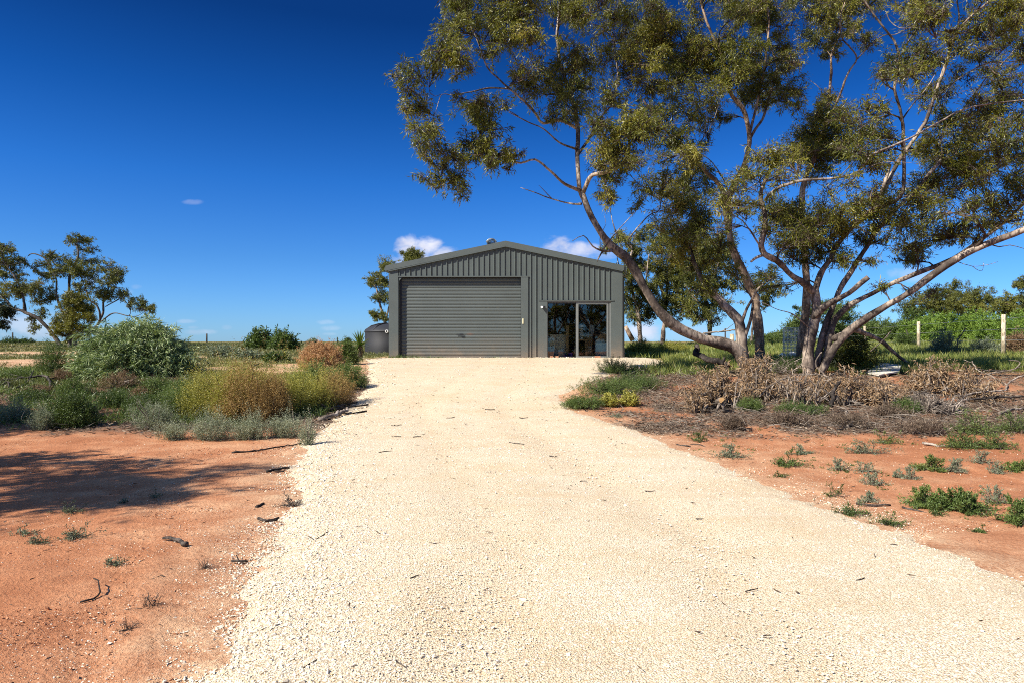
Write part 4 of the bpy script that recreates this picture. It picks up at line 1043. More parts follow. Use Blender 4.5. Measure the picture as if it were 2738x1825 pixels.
CA = [(1100,780,120),(1150,880,110),(1050,980,110),(1200,960,100),(650,1050,100),(560,1050,85),(450,1000,85),(380,1120,95),(300,1150,85),(300,1300,105),(200,1320,80),(350,1400,95),(520,1380,105),(650,1450,120),(800,1400,140),(780,1510,120),(900,1300,105),(950,1480,120),(1050,1400,105),(1150,1080,95),(1250,1050,85),(560,1200,85),(700,1560,110),(860,1590,120),(600,1570,95),(500,1500,85),
 (1600,1050,120),(1700,1050,110),(1800,1080,100),(1550,1150,100),(1650,1200,100),(1800,1200,110),(1500,1300,100),(1450,1430,115),(1600,1380,105),(1720,1350,95),(1350,1480,105),(1250,1350,95),(1900,1150,90),(2050,1180,110),(2050,1300,100),(2100,1100,80),(1950,1450,65),(1830,1530,60),(1550,1520,95),(1700,1500,75),(1250,1560,80),(1420,1620,75),
 (1350,400,105),(1450,330,105),(1500,420,105),(1280,430,85),(1550,350,80),(1430,150,95),(1380,60,100),(1500,60,100),(1540,130,70),(1650,250,80),(1750,330,70),(1700,480,70),(1650,600,80),(1550,560,55),(1420,470,70),
 (1900,100,110),(2000,60,110),(2100,120,95),(1950,230,90),(1850,350,80),(2050,250,85),(1800,200,70),(2100,330,75),(1950,500,85),(2050,530,95),(2120,600,65),(1800,700,95),(1700,760,95),(1900,750,100),(2050,780,85),(1820,850,90),(2000,880,75),(1650,800,65),(2120,760,65),(1920,620,60),(1560,690,60),(1450,620,70),(1580,880,80),(1700,900,85),(1480,960,85),(1900,950,90),(2080,980,85),(1750,980,80),(1980,1050,90),(1600,1280,90),(1850,1320,90),(1980,1380,75),(2120,1400,65),(1480,1180,80),(2150,900,90),(2180,1200,100),(1300,1200,80),(1380,1300,80),(1150,1250,85),(1000,1200,80),(1120,1480,90),(1200,1420,80),
 (1000,-40,100),(1400,-70,120),(1650,-60,120),(1900,-60,130),(2150,-60,130),(2300,60,140),(2300,300,140),(2350,560,140),(2300,820,130),(2350,1080,140),(2500,900,140),(2500,300,150)]
fill(A_, CA, c4, DA, 2.412, spread=.9, sat=.65, leaves=.58)
fill(A_, [(c[0], c[1], c[2]) for c in [(2110, 600, 42), (2150, 640, 40), (2190, 590, 44), (2230, 620, 38), (2130, 690, 34), (2180, 680, 38), (2240, 570, 40), (2080, 570, 38), (2260, 690, 30), (2340, 700, 26), (2420, 690, 26), (2300, 640, 30), (2500, 640, 28), (2560, 620, 30), (2060, 740, 20), (2100, 770, 18), (2450, 790, 16), (2500, 775, 18), (2350, 760, 18)]], lambda x, y: (x, y), DA, 1.0, spread=.8, leaves=.8)
for x, y, r in [(1015,90,20),(1050,330,60),(1000,420,50),(1080,400,45),(950,280,60)]: pass
A_.bridge(50); A_.done()

# --- leafy regrowth at the foot of the multi-stemmed tree is built with the shrubs below

# --- trees farther off
def c2(x, y): return (x / 4.751, 600 + y / 4.751)
DL = 46.0
kw = dict(leafL=.16, leafW=.042, twig=1.5, cover=1.3, rk=.62)
L1 = Tree('gum_tree', 'far gum tree with tiered crown and tall tufted top, left of the big silver shrub', gp(215, 924), 21, M['bark_dark'], M['gum_far'], **kw)
P = rooted([(205, 926), (190, 880), (178, 842), (183, 768), (186, 735), (202, 701), (210, 682), (206, 655)], DL); L1.limb(P, .28, .09)
F([(178, 850), (160, 820, .5), (151, 789, .8), (151, 747, 1), (140, 720, 1), (116, 688, 1), (88, 678, 1), (76, 684, 1)], .16, .05, L1, DL)
F([(190, 885), (250, 875, -.5), (267, 850, -.8), (259, 815, -1), (240, 800, -1), (228, 770, -1)], .18, .06, L1, DL)
F([(265, 860, -.8), (276, 835, -.6), (276, 805, -.5), (290, 770, -.4), (305, 735, -.3)], .13, .05, L1, DL)
F([(270, 860, -.8), (303, 838, -1), (340, 845, -1), (365, 846, -1), (389, 832, -1)], .08, .03, L1, DL)
F([(282, 820, -.6), (320, 800, -.8), (345, 790, -1)], .06, .03, L1, DL)
CL1 = [(1000,200,105),(900,210,65),(1130,240,75),(1160,320,55),(1050,310,55),(650,380,75),(700,480,105),(480,520,75),(440,600,45),(560,650,85),(640,640,85),(740,600,105),(860,440,75),(900,570,105),(1040,460,105),(1180,470,65),(1000,600,100),(1100,600,100),(1380,540,110),(1250,590,95),(1480,620,105),(1560,640,65),(1350,680,110),(1500,700,60),(1180,720,100),(1020,780,65),(1130,850,95),(1280,890,105),(1420,870,95),(1550,900,90),(1630,970,65),(1750,980,60),(1850,1020,85),(1920,1075,55),(1700,1080,40),(400,800,100),(440,900,100),(330,880,75),(520,1000,85),(640,950,90),(600,830,70),(520,1150,60)]
fill(L1, CL1, c2, DL, 4.751, spread=1.2, leaves=.85); L1.done()
L3 = Tree('gum_tree', 'far gum tree half cut off by the left picture edge, with low leaning trunk', gp(166, 925), 22, M['bark_dark'], M['gum_far'], **kw)
P = rooted([(168, 926), (126, 871), (95, 850), (67, 836), (38, 827), (17, 802), (-10, 790)], DL - 1); L3.limb(P, .26, .08)
F([(67, 836), (63, 800), (55, 770), (40, 740), (10, 700), (5, 670)], .16, .05, L3, DL - 1)
F([(55, 770), (20, 760), (-10, 720)], .08, .04, L3, DL - 1)
CL3 = [(90,320,95),(20,290,60),(160,350,55),(80,480,110),(250,500,110),(320,480,75),(150,600,120),(20,640,100),(330,640,45),(90,800,110),(30,900,100),(180,870,100),(200,700,60),(260,780,70),(400,1210,60),(420,1330,60),(480,1290,50),(-80,500,120),(-80,750,120),(-60,350,90)]
fill(L3, CL3, c2, DL - 1, 4.751, spread=1.2, leaves=.85); L3.done()
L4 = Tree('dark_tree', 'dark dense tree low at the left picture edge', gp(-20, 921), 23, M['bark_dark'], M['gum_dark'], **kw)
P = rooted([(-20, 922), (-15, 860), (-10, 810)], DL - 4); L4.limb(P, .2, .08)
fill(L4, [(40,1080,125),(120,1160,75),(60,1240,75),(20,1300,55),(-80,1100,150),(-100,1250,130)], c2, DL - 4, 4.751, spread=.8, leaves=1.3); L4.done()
L5 = Tree('bushy_tree', 'low bushy yellow-green tree directly behind the silver shrub', gp(186, 925), 24, M['bark_dark'], M['olive'], **kw)
P = rooted([(186, 926), (188, 890), (192, 850), (200, 815)], DL - 6); L5.limb(P, .2, .08)
fill(L5, [(900,950,105),(1000,950,105),(830,1030,85),(1080,1050,95),(900,1110,140),(1050,1150,105),(760,1230,105),(900,1260,140),(700,1340,85),(820,1390,115),(1000,1290,110),(700,1220,55),(1150,1200,90),(1100,1400,120)], c2, DL - 6, 4.751, spread=.7, hang=.1, leaves=1.3); L5.done()

DR_ = 43.0
def bgtree(label, stem, limbs, clumps, d, seed, leaf='gum_far', conv=c5, scale=1.9, bark='bark', name='gum_tree', leaves=1.0, r0=.24):
    T_ = Tree(name, label, px3([stem[0]], d)[0] * [1, 1, 0] + [0, 0, float(G(*px3([stem[0]], d)[0][:2]))], seed, M[bark], M[leaf], leafL=.16, leafW=.040, twig=1.5, cover=1.3, rk=.7)
    T_.limb(rooted(stem, d), r0, .08)
    for l in limbs: T_.limb(px3(l, d), r0 * .5, .04)
    fill(T_, clumps, conv, d, scale, spread=1.1, leaves=leaves); return T_.done()
bgtree('far gum tree right beside the shed wall, with umbrella-like crown', [(1713, 913), (1711, 870), (1705, 825), (1690, 770), (1680, 720), (1690, 670)], [[(1705, 825), (1725, 780), (1730, 730), (1735, 680)], [(1690, 760), (1660, 720), (1650, 690)]],
       [(330,90,60),(430,60,60),(380,150,75),(250,110,45),(300,70,40),(380,300,60),(340,380,55),(400,420,55),(430,480,35),(360,470,35),(330,240,50),(470,120,50),(350,200,50),(420,230,60),(450,330,60),(470,420,50)], DR_, 31)
bgtree('far dense gum tree seen through the fork of the leaning trunk', [(1771, 912), (1773, 870), (1775, 830), (1785, 760), (1800, 700)], [[(1775, 830), (1810, 760), (1830, 690)], [(1778, 800), (1760, 740), (1770, 680)]],
       [(500,110,65),(560,60,65),(600,120,75),(560,200,85),(450,200,60),(480,330,65),(580,310,85),(530,420,60),(560,490,35),(620,420,70),(650,50,60),(520,260,70),(640,230,75),(600,370,60)], DR_ + 3, 32)
bgtree('far dark gum tree filling the gap behind the leaning trunk', [(1893, 913), (1895, 880), (1889, 830), (1880, 770), (1870, 700)], [[(1889, 830), (1850, 790), (1830, 760)], [(1885, 790), (1910, 730), (1930, 680)]],
       [(700,100,75),(680,220,85),(760,180,85),(800,90,75),(680,320,75),(720,420,65),(790,300,85),(820,400,55),(870,220,65),(900,300,60),(760,480,45),(660,440,55),(840,130,60),(740,260,75),(760,360,65)], DR_ - 3, 33)
bgtree('far low gum behind the forked dark stems', [(2010, 914), (2012, 880), (2020, 830), (2030, 790)], [], [(1000,330,50),(1070,360,50),(1020,400,30),(960,300,45),(1100,330,35)], DR_ + 2, 34, r0=.15)
c1_ = lambda x, y: (940 + x / 2.941, 580 + y / 2.941)
bgtree('far slender gum with layered tufts left of the shed behind the tank', [(1035, 905), (1030, 870), (1022, 830), (1013, 800), (1006, 770)], [[(1030, 860), (1040, 820), (1045, 780), (1040, 720)], [(1015, 810), (1000, 790)]],
       [(290,370,60),(260,400,50),(210,480,65),(180,530,50),(270,520,55),(320,420,50),(230,640,55),(280,640,45),(170,775,40),(210,775,35),(260,800,45),(180,640,35),(330,560,50)], 56, 35, conv=c1_, scale=2.941, leaves=1.1)
bgtree('far treetop showing just above the left slope of the shed roof', [(1112, 905), (1110, 820), (1108, 740), (1107, 690), (1109, 660)], [], [(490,295,50),(440,300,40),(540,300,35),(480,330,60),(500,380,80)], 62, 36, conv=c1_, scale=2.941, leaves=1.2)
c7 = lambda x, y: (2000 + x / 3.188, 700 + y / 3.188)
DQ = 58.0
for k, (lab, st, cl) in enumerate([
    ('far rounded gum on the skyline right of the big sloping limb', [(2545, 890), (2545, 860), (2540, 810)], [(1700,270,95),(1550,300,80),(1620,340,85),(1480,340,70),(1780,330,80),(1400,360,60),(1650,420,80),(1750,400,80),(1500,420,80),(1850,430,70),(1350,420,70)]),
    ('far gum on the skyline between the two fence posts', [(2605, 890), (2605, 850), (2603, 800)], [(1900,280,85),(2000,310,85),(1950,360,70),(2050,340,60),(1860,340,70),(1900,420,90),(2020,410,80),(2100,400,60)]),
    ('far small round gum left of the right-hand fence post', [(2690, 890), (2690, 850), (2692, 815)], [(2210,340,70),(2180,370,55),(2260,380,45),(2220,400,50),(2200,440,70),(2270,430,60)]),
    ('far gum cut off by the right picture edge', [(2745, 890), (2742, 830), (2740, 770)], [(2320,190,65),(2280,210,40),(2400,180,90),(2420,330,90),(2340,320,40),(2380,420,90),(2330,430,60)]),
    ('far green tree showing between the stems of the multi-stemmed gum', [(2230, 905), (2228, 860), (2225, 820)], [(800,430,95),(720,400,80),(640,380,80),(560,420,80),(860,500,80),(700,480,90),(480,430,70)])]):
    bgtree(lab, st, [], cl, DQ - 3 * k, 40 + k, conv=c7, scale=3.188, leaves=1.2, r0=.2, leaf='gum_far' if k < 4 else 'green')

# --- trees outside the picture on the left (their shade lies on the red earth) and behind the camera (mirrored in the glass)
def free_tree(x, y, h, rc, seed, label, n=26, leaf='gum', z0=.45):
    T_ = Tree('gum_tree', label, (x, y, float(G(x, y))), seed, M['bark'], M[leaf], leafL=.16, leafW=.035, twig=1.6)
    b = T_.base; r = T_.rng
    T_.limb([b - [0, 0, .1], b + [.1, .1, h * .25], b + [-.1, .2, h * .5], b + [.1, 0, h * .85]], .22, .06)
    for k in range(5):
        a = 2 * math.pi * k / 5 + r.random(); T_.limb([b + [0, 0, h * .3], b + [rc * .4 * math.cos(a), rc * .4 * math.sin(a), h * .5], b + [rc * .75 * math.cos(a), rc * .75 * math.sin(a), h * .72]], .09, .03)
    for k in range(n):
        a = r.random() * 2 * math.pi; q = rc * math.sqrt(r.random())
        T_.clump(b + [q * math.cos(a), q * math.sin(a), h * (z0 + (1 - z0) * r.random() * (1 - .5 * (q / rc) ** 2))], r.uniform(.4, .75))
    return T_.done()
free_tree(-10.6, 4.5, 6.8, 2.6, 51, 'gum tree outside the left picture edge shading the red earth', 38)
free_tree(-14.4, 9.3, 6.4, 2.4, 52, 'gum tree outside the left picture edge shading the dark shrubs', 34)
for k, (fx, fy, fh, fr) in enumerate([(4.2, -13, 6.5, 2.8), (8.0, -15, 8.5, 3.4), (11.5, -17, 8, 3.4), (6.0, -22, 9.5, 4)]):
    free_tree(fx, fy, fh, fr, 53 + k, ['round gum tree behind the camera mirrored in the left door pane', 'tall gum tree behind the camera mirrored in the right door pane', 'spreading gum tree behind the camera at the edge of the mirrored row', 'tallest gum tree at the back of the row mirrored in the door'][k], 24, 'gum', .08)

# ------------------------------------------------------------------ shrubs and herbs
def shrub(name, label, cat, px0, px1, ytop, ybase, mat, seed, shoots=160, slen=.25, per=16, L=.03, W=.012, up=.6, spread=.8, ry=None, droop=0.0, stems=14, stem_mat='charwood', group=None, lump=.35, inner=.25, tint=.5, tvar=.18, shell=.62, leaf_ang=.7, mat2=None, depth=0.0, dense=1.0, base=None, tip=0.0, rag=.25):
    """a dome of shoots set with leaves; placed and sized from where it stands in the photograph"""
    rng = np.random.default_rng(seed)
    b = gp(.5 * (px0 + px1), ybase) if base is None else np.asarray(base, float)
    d = b[1] + depth
    rx = .5 * (px1 - px0) * MPX(d); h = (ybase - ytop) * MPX(d); ry = rx * .8 if ry is None else ry * rx
    k_ = (d + ry * .6) / b[1]; rx *= k_; c = np.array([b[0] * k_, d + ry * .6, 0.0]); c[2] = float(G(c[0], c[1]))
    h = max(.04, CAMZ - (ytop - CY) / FPX * (d + .6 * ry) - c[2])
    root = empty(name, c, label, cat, group)
    n = int(shoots * dense)
    a = rng.uniform(0, 2 * np.pi, n); cz = rng.uniform(0.0, 1, n) ** .8
    s = np.sqrt(1 - cz ** 2); dirs = np.c_[s * np.cos(a), s * np.sin(a), cz]
    rad = (1 - lump * .5) + lump * (vnoise(dirs[:, 0] * 2.3 + seed, dirs[:, 1] * 2.3 + dirs[:, 2] * 1.7, seed) + .35 * rng.normal(0, .5, n))
    rad *= 1 - (1 - shell) * rng.random(n) ** 1.6
    rad *= 1 + rag * (rng.random(n) < .2) * rng.random(n)
    S = np.array([rx, ry, h]) * np.array([.92, .92, .9])
    tipP = c + dirs * rad[:, None] * S; tipP[:, 2] = np.maximum(tipP[:, 2], c[2] + .02 * h)
    sd = nrm(dirs * np.array([spread, spread, .3]) + np.array([0, 0, up]) + rng.normal(0, .28, (n, 3)))
    ln = slen * rng.uniform(.6, 1.3, n)
    start = tipP - sd * ln[:, None] * .7
    start[:, 2] = np.maximum(start[:, 2], c[2] + .01)
    k = np.repeat(np.arange(n), per); u = rng.random(n * per)
    P = start[k] + sd[k] * (u * ln[k])[:, None]; P[:, 2] -= droop * (u ** 2) * ln[k]
    P += rng.normal(0, .012 + .03 * slen, P.shape)
    D = nrm(sd[k] * (1 - leaf_ang) + rng.normal(0, 1, P.shape) * leaf_ang + np.array([0, 0, -droop * .8]))
    V, Q = leaf_quads(P, D, L * rng.uniform(.6, 1.35, len(P)), W * rng.uniform(.7, 1.3, len(P)), rng)
    tn = tint + tip * (u - .5) + rng.normal(0, tvar * .6, n)[k] + rng.normal(0, tvar, len(P))
    mesh('foliage', V, Q, M[mat], root, np.repeat(np.clip(tn, 0, 1), 4))
    mb = MB()
    for i in rng.choice(n, min(n, stems), False):
        e = start[i]; q = c + np.array([rng.normal(0, .06 * rx), rng.normal(0, .06 * ry), -.02])
        m = .5 * (q + e) + np.array([0, 0, .12 * h]) + rng.normal(0, .04 * rx, 3); m[2] = max(m[2], c[2] + .01)
        r0 = .010 + .006 * rx
        mb.tube(np.array([q, m, e, tipP[i]]), np.array([r0, r0 * .8, r0 * .5, r0 * .25]), 5, rng.uniform(.3, .8))
    if mb.n: mb.build('stem', M[stem_mat], root)
    return root

def sprawl(name, label, cat, px0, px1, ytop, ybase, mat, seed, n=16, up=.5, per=26, L=.022, W=.008, tint=.45, group=None, stem_mat='charwood'):
    """a loose weed: a few leafy runners and upright sprigs from one root"""
    rng = np.random.default_rng(seed); b = gp(.5 * (px0 + px1), ybase); d = b[1]; rx = .5 * (px1 - px0) * MPX(d); h = max(.03, (ybase - ytop) * MPX(d))
    c = np.array([b[0], d + .3 * rx, 0]); c[0] *= c[1] / d; c[2] = float(surf(c[0], c[1]))
    root = empty(name, c, label, cat, group); V_, Q_, T_, o_ = [], [], [], 0; mb = MB()
    for k in range(n):
        a = rng.uniform(0, 6.283); u = rng.random() < up
        q0 = c + np.array([rng.normal(0, .22) * rx, rng.normal(0, .18) * rx, 0])
        l = rx * (rng.uniform(.15, .5) if u else rng.uniform(.35, 1.05)); hh = h * (rng.uniform(.4, 1.05) if u else rng.uniform(.06, .35))
        e = q0 + np.array([math.cos(a) * l, math.sin(a) * l * .8, hh]); m = .5 * (q0 + e) + np.array([0, 0, .25 * hh]) + rng.normal(0, .08, 3) * l
        P = np.array([q0, m, .6 * e + .4 * m + rng.normal(0, .06, 3) * l, e]); P[:, 2] = np.maximum(P[:, 2], surf(P[:, 0], P[:, 1]) + .004)
        mb.tube(P, np.array([.0032, .0026, .002, .001]) * (.5 + rx), 4)
        tt_ = rng.uniform(.08, 1, per) * 3; j = np.minimum(tt_.astype(int), 2); f = (tt_ - j)[:, None]
        X_ = P[j] * (1 - f) + P[j + 1] * f + rng.normal(0, .05 * l + .004, (per, 3)); X_[:, 2] = np.maximum(X_[:, 2], surf(X_[:, 0], X_[:, 1]) + .002)
        V, Q = leaf_quads(X_, nrm(e - q0) * .5 + rng.normal(0, .55, (per, 3)) + [0, 0, .15], L * rng.uniform(.6, 1.4, per), W * rng.uniform(.7, 1.3, per), rng)
        V_.append(V); Q_.append(Q + o_); o_ += len(V); T_.append(np.repeat(np.clip(tint + rng.normal(0, .1) + rng.normal(0, .15, per), 0, 1), 4))
    mesh('foliage', np.vstack(V_), np.vstack(Q_), M[mat], root, np.concatenate(T_)); mb.build('stem', M[stem_mat], root); return root

# left of the driveway
shrub('silver_shrub', 'big rounded silvery-green shrub with long hanging leaves, left of the driveway', 'shrub', 182, 537, 838, 1012, 'silver_gum', 101, 1150, .42, 26, .17, .021, .6, .9, .8, .75, 40, lump=.16, shell=.66, tint=.5, tvar=.26, leaf_ang=.42, tip=.25)  # tvar and tip paint bright leaf highlights and a darker inside into the tint
shrub('feathery_shrub', 'wispy dark green feathery shrub just left of the big silvery shrub', 'shrub', 92, 188, 912, 1002, 'deep', 102, 240, .45, 30, .06, .010, 1.0, .7, lump=.3, tint=.55)
shrub('horizon_shrub', 'dark leafy shrub on the skyline with three rounded humps', 'shrub', 655, 735, 882, 934, 'green', 103, 220, .4, 22, .16, .05, .5, .8, lump=.4, tint=.35)
shrub('horizon_shrub', 'leafy shrub on the skyline, right-hand hump with a dark hollow below', 'shrub', 715, 802, 886, 936, 'green', 104, 220, .4, 22, .16, .05, .5, .8, lump=.4, tint=.4)
shrub('dry_bush', 'rounded rust-orange dry bush near the water tank', 'bush', 788, 924, 906, 988, 'rust', 105, 900, .22, 34, .035, .014, .5, .9, lump=.10, shell=.72, tint=.62, stem_mat='grey_twig')
shrub('green_bush', 'dense dark green bush right behind the rust-orange dry bush', 'bush', 886, 962, 908, 975, 'deep', 106, 420, .25, 26, .05, .016, .8, .6, lump=.2, tint=.7)
shrub('yellow_bush', 'yellow-green brushy bush at the left of the brown one by the driveway', 'bush', 474, 626, 982, 1126, 'yellow', 107, 620, .42, 44, .024, .009, 1.5, .35, lump=.55, tvar=.3, tint=.35, tip=.6, leaf_ang=.5, rag=.5, ry=1.1)
shrub('brown_bush', 'brown and gold twiggy bush in the middle of the brushy row by the driveway', 'bush', 574, 766, 982, 1134, 'brown', 108, 760, .42, 44, .024, .010, 1.3, .4, lump=.5, tvar=.3, tint=.5, tip=.6, leaf_ang=.5, rag=.5, ry=1.1)
shrub('yellow_bush', 'bright yellow-green bush right of the brown bush in the brushy row', 'bush', 706, 852, 980, 1112, 'yellow', 109, 620, .44, 44, .024, .009, 1.5, .35, lump=.55, tvar=.3, tint=.5, tip=.6, leaf_ang=.5, rag=.5, ry=1.1)
shrub('straw_bush', 'straw-brown upright bush nearest the driveway edge', 'bush', 831, 954, 982, 1088, 'brown', 110, 420, .40, 40, .024, .010, 1.5, .35, lump=.3, tint=.68, tip=.5, leaf_ang=.5, rag=.5)
shrub('green_bush', 'loose mid-green bush behind the brushy row below the rust-orange bush', 'bush', 790, 900, 966, 1062, 'green', 111, 420, .24, 26, .04, .012, .9, .6, lump=.35, tint=.6)
shrub('green_bush', 'loose green bush at the driveway edge below the yucca', 'bush', 880, 985, 962, 1042, 'green', 112, 380, .24, 26, .04, .012, .9, .6, lump=.4, tint=.62)
shrub('green_bush', 'green bush at the foot of the silvery shrub, left of the brushy row', 'bush', 420, 540, 1004, 1090, 'green', 113, 360, .2, 26, .035, .011, .8, .6, lump=.35, tint=.5)
for k, (a, b_, y0, y1, m_, tn, lab) in enumerate([(560, 660, 1000, 1130, 'yellow', .35, 'olive bush filling the gap left of the brown bush in the brushy row'), (690, 780, 1000, 1124, 'brown', .6, 'tan twiggy bush between the brown and the bright yellow-green bush'), (560, 720, 975, 1060, 'yellow', .45, 'yellow-green bush standing behind the brown bush in the brushy row'), (735, 860, 985, 1075, 'green', .7, 'fresh green bush behind the right end of the brushy row'), (440, 520, 1030, 1120, 'green', .4, 'dark green bush at the shaded left end of the brushy row')]):
    shrub('brushy_bush', lab, 'bush', a, b_, y0, y1, m_, 340 + k, 480, .42, 40, .025, .009, 1.5, .35, lump=.3, tint=tn, tip=.55, leaf_ang=.5, rag=.5, ry=1.1)
for k, (a, b_, y0, y1, m_, tn, lab) in enumerate([(500, 640, 985, 1112, 'brown', .75, 'straw-tipped bush mixed into the left end of the brushy row'), (640, 740, 980, 1118, 'yellow', .6, 'yellow-green sprays rising in front of the brown bush'), (780, 900, 990, 1098, 'yellow', .55, 'yellow-green bush between the bright bush and the straw-brown one')]):
    shrub('brushy_bush', lab, 'bush', a, b_, y0, y1, m_, 350 + k, 330, .45, 40, .024, .009, 1.6, .3, lump=.8, tint=tn, tip=.55, leaf_ang=.5, rag=.5, shell=.4)
SB = [(508, 622, 1108, 1180, 'pale silver saltbush, leftmost of the low row in front of the brushy bushes'), (612, 720, 1104, 1178, 'pale silver saltbush in the middle of the low row in front of the brown bush'),
      (706, 812, 1106, 1172, 'pale silver saltbush at the right end of the low row near the driveway'), (352, 476, 1072, 1152, 'tall grey-green saltbush standing in shade left of the silver row'),
      (80, 142, 1082, 1152, 'thin grey saltbush beside the dark green shrub at the far left'), (-20, 92, 1068, 1132, 'wide grey-green saltbush at the left picture edge'),
      (415, 510, 1140, 1178, 'flat small saltbush tuft at the left of the silver row'), (800, 850, 1125, 1192, 'sparse grey twiggy saltbush at the driveway edge')]
for k, (a, b_, y0, y1, lab) in enumerate(SB):
    shrub('saltbush', lab, 'saltbush', a, b_, y0, y1, 'saltbush', 120 + k, [300, 300, 280, 300, 160, 260, 140, 90][k], .24, 40, .017, .008, 1.3, .7, lump=.75, rag=.5, tint=.6 if k not in (3, 4, 5) else .45, leaf_ang=.42, tip=.45, stem_mat='grey_twig')
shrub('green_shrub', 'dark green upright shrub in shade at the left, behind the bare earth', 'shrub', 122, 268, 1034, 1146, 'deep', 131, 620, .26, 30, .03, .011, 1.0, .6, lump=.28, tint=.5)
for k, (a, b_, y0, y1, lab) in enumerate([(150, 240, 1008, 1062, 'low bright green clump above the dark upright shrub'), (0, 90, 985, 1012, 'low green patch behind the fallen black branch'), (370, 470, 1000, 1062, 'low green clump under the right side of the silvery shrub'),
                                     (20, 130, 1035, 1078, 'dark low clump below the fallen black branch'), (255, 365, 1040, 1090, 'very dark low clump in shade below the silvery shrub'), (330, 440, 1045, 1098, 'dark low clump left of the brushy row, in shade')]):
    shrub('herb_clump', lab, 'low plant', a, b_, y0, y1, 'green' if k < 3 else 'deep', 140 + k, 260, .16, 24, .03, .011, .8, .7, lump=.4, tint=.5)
for k, (a, b_, y0, y1, lab) in enumerate([(128, 205, 984, 1020, 'dead brown low shrub below the feathery shrub'), (268, 372, 984, 1042, 'dead brown tangle at the foot of the silvery shrub'), (355, 425, 1028, 1062, 'small dead brown tuft right of the dead tangle'), (60, 140, 1030, 1055, 'dead brown tuft among the fallen black branch')]):
    shrub('dead_shrub', lab, 'dead shrub', a, b_, y0, y1, 'dead', 150 + k, 200, .18, 22, .03, .010, .5, .9, lump=.4, tint=.3, stem_mat='deadwood', stems=24)

# right of the driveway
RS = [(1500, 1610, 1062, 1096, 'green', .5, 'low green weedy patch at the tip of the driveway verge'), (1545, 1720, 1012, 1060, 'green', .55, 'taller green weedy patch behind the verge tip, right of the driveway'), (1640, 1770, 1004, 1042, 'green', .4, 'dark green weedy patch under the leaning trunk'), (1600, 1700, 962, 1000, 'green', .55, 'grey-green weeds at the right end of the shed apron'),
      (2060, 2160, 950, 1000, 'deep', .4, 'dark green bush in front of the trunk of the pale tree'), (1980, 2032, 1062, 1100, 'green', .5, 'small green tuft in front of the brown leaf heap'), (2060, 2200, 1076, 1112, 'green', .35, 'green low patch in the middle of the dead brush'), (2390, 2450, 1060, 1106, 'green', .35, 'dark green tuft right of the middle leaf heap'),
      (2540, 2680, 1094, 1162, 'green', .55, 'broad fresh green low shrub at the right'), (2650, 2780, 1100, 1158, 'green', .45, 'green low shrub cut by the right picture edge'), (2522, 2625, 1150, 1198, 'green', .5, 'flat green patch below the broad fresh green shrub'), (2600, 2710, 1156, 1200, 'green', .45, 'flat green patch low at the right, nearer the edge'),
      (2330, 2406, 1152, 1186, 'green', .5, 'small green tuft alone on the red earth below the grey brush'), (2260, 2372, 1178, 1214, 'green', .42, 'spreading green tuft with dark twigs on the red earth'), (2066, 2150, 1204, 1248, 'green', .4, 'dark green sprawling plant on the red earth near the driveway'), (2110, 2172, 1192, 1214, 'green', .4, 'thin green plant just above the sprawling plant'),
      (1902, 1994, 1184, 1226, 'green', .4, 'dark green flat plant at the driveway edge'), (1836, 1890, 1152, 1180, 'green', .4, 'little dark green plant at the driveway edge by dead litter')]
for k, (a, b_, y0, y1, m_, tn, lab) in enumerate(RS):
    if k > 7: sprawl('weed_clump', lab, 'low plant', a - 10, b_ + 10, y0, y1, m_ if k not in (13, 15, 16) else 'saltbush', 160 + k, [110, 80, 90, 80, 24, 34, 40, 22, 34, 18][k - 8], .35, 34, .026, .009, tn); continue
    shrub('weed_clump', lab, 'low plant', a - 8, b_ + 8, y0 - (8 if k < 4 else 0), y1, m_ if k not in (12, 13, 15, 16) else 'saltbush', 160 + k, 620 if k < 4 else 340 if k < 12 else 120, .14, 24, .028, .009, 1.0, .9, lump=.75, tint=tn, shell=.3, leaf_ang=.6)
for k, (a, b_, y0, y1, lab) in enumerate([(1600, 1662, 1052, 1088, 'yellowish small plant at the edge of the green verge patch'), (1655, 1712, 1046, 1086, 'yellowish small leafy plant right of its twin by the verge'), ]):
    shrub('yellow_plant', lab, 'low plant', a, b_, y0, y1, 'yellow', 190 + k, 120, .14, 16, .05, .018, .8, .7, lump=.4, tint=.6)
for k, (a, b_, y0, y1, lab) in enumerate([(1940, 1988, 1118, 1152, 'small grey dry tuft at the edge of the red earth'), (2046, 2170, 1078, 1142, 'grey dry twiggy shrub in front of the middle of the brush'), (2196, 2336, 1086, 1144, 'grey dry twiggy shrub right of centre in the brush'), (2398, 2538, 1096, 1166, 'wide pale grey dry shrub left of the fresh green shrub'), (2330, 2420, 1080, 1120, 'grey dry tuft behind the pale grey shrub')]):
    shrub('dry_shrub', lab, 'dead shrub', a - 10, b_ + 10, y0 + .35 * (y1 - y0), y1, 'litter', 200 + k, 260, .24, 16, .06, .008, .6, 1.0, lump=.9, tint=.35, stem_mat='deadwood', stems=60, shell=.2, leaf_ang=.5)
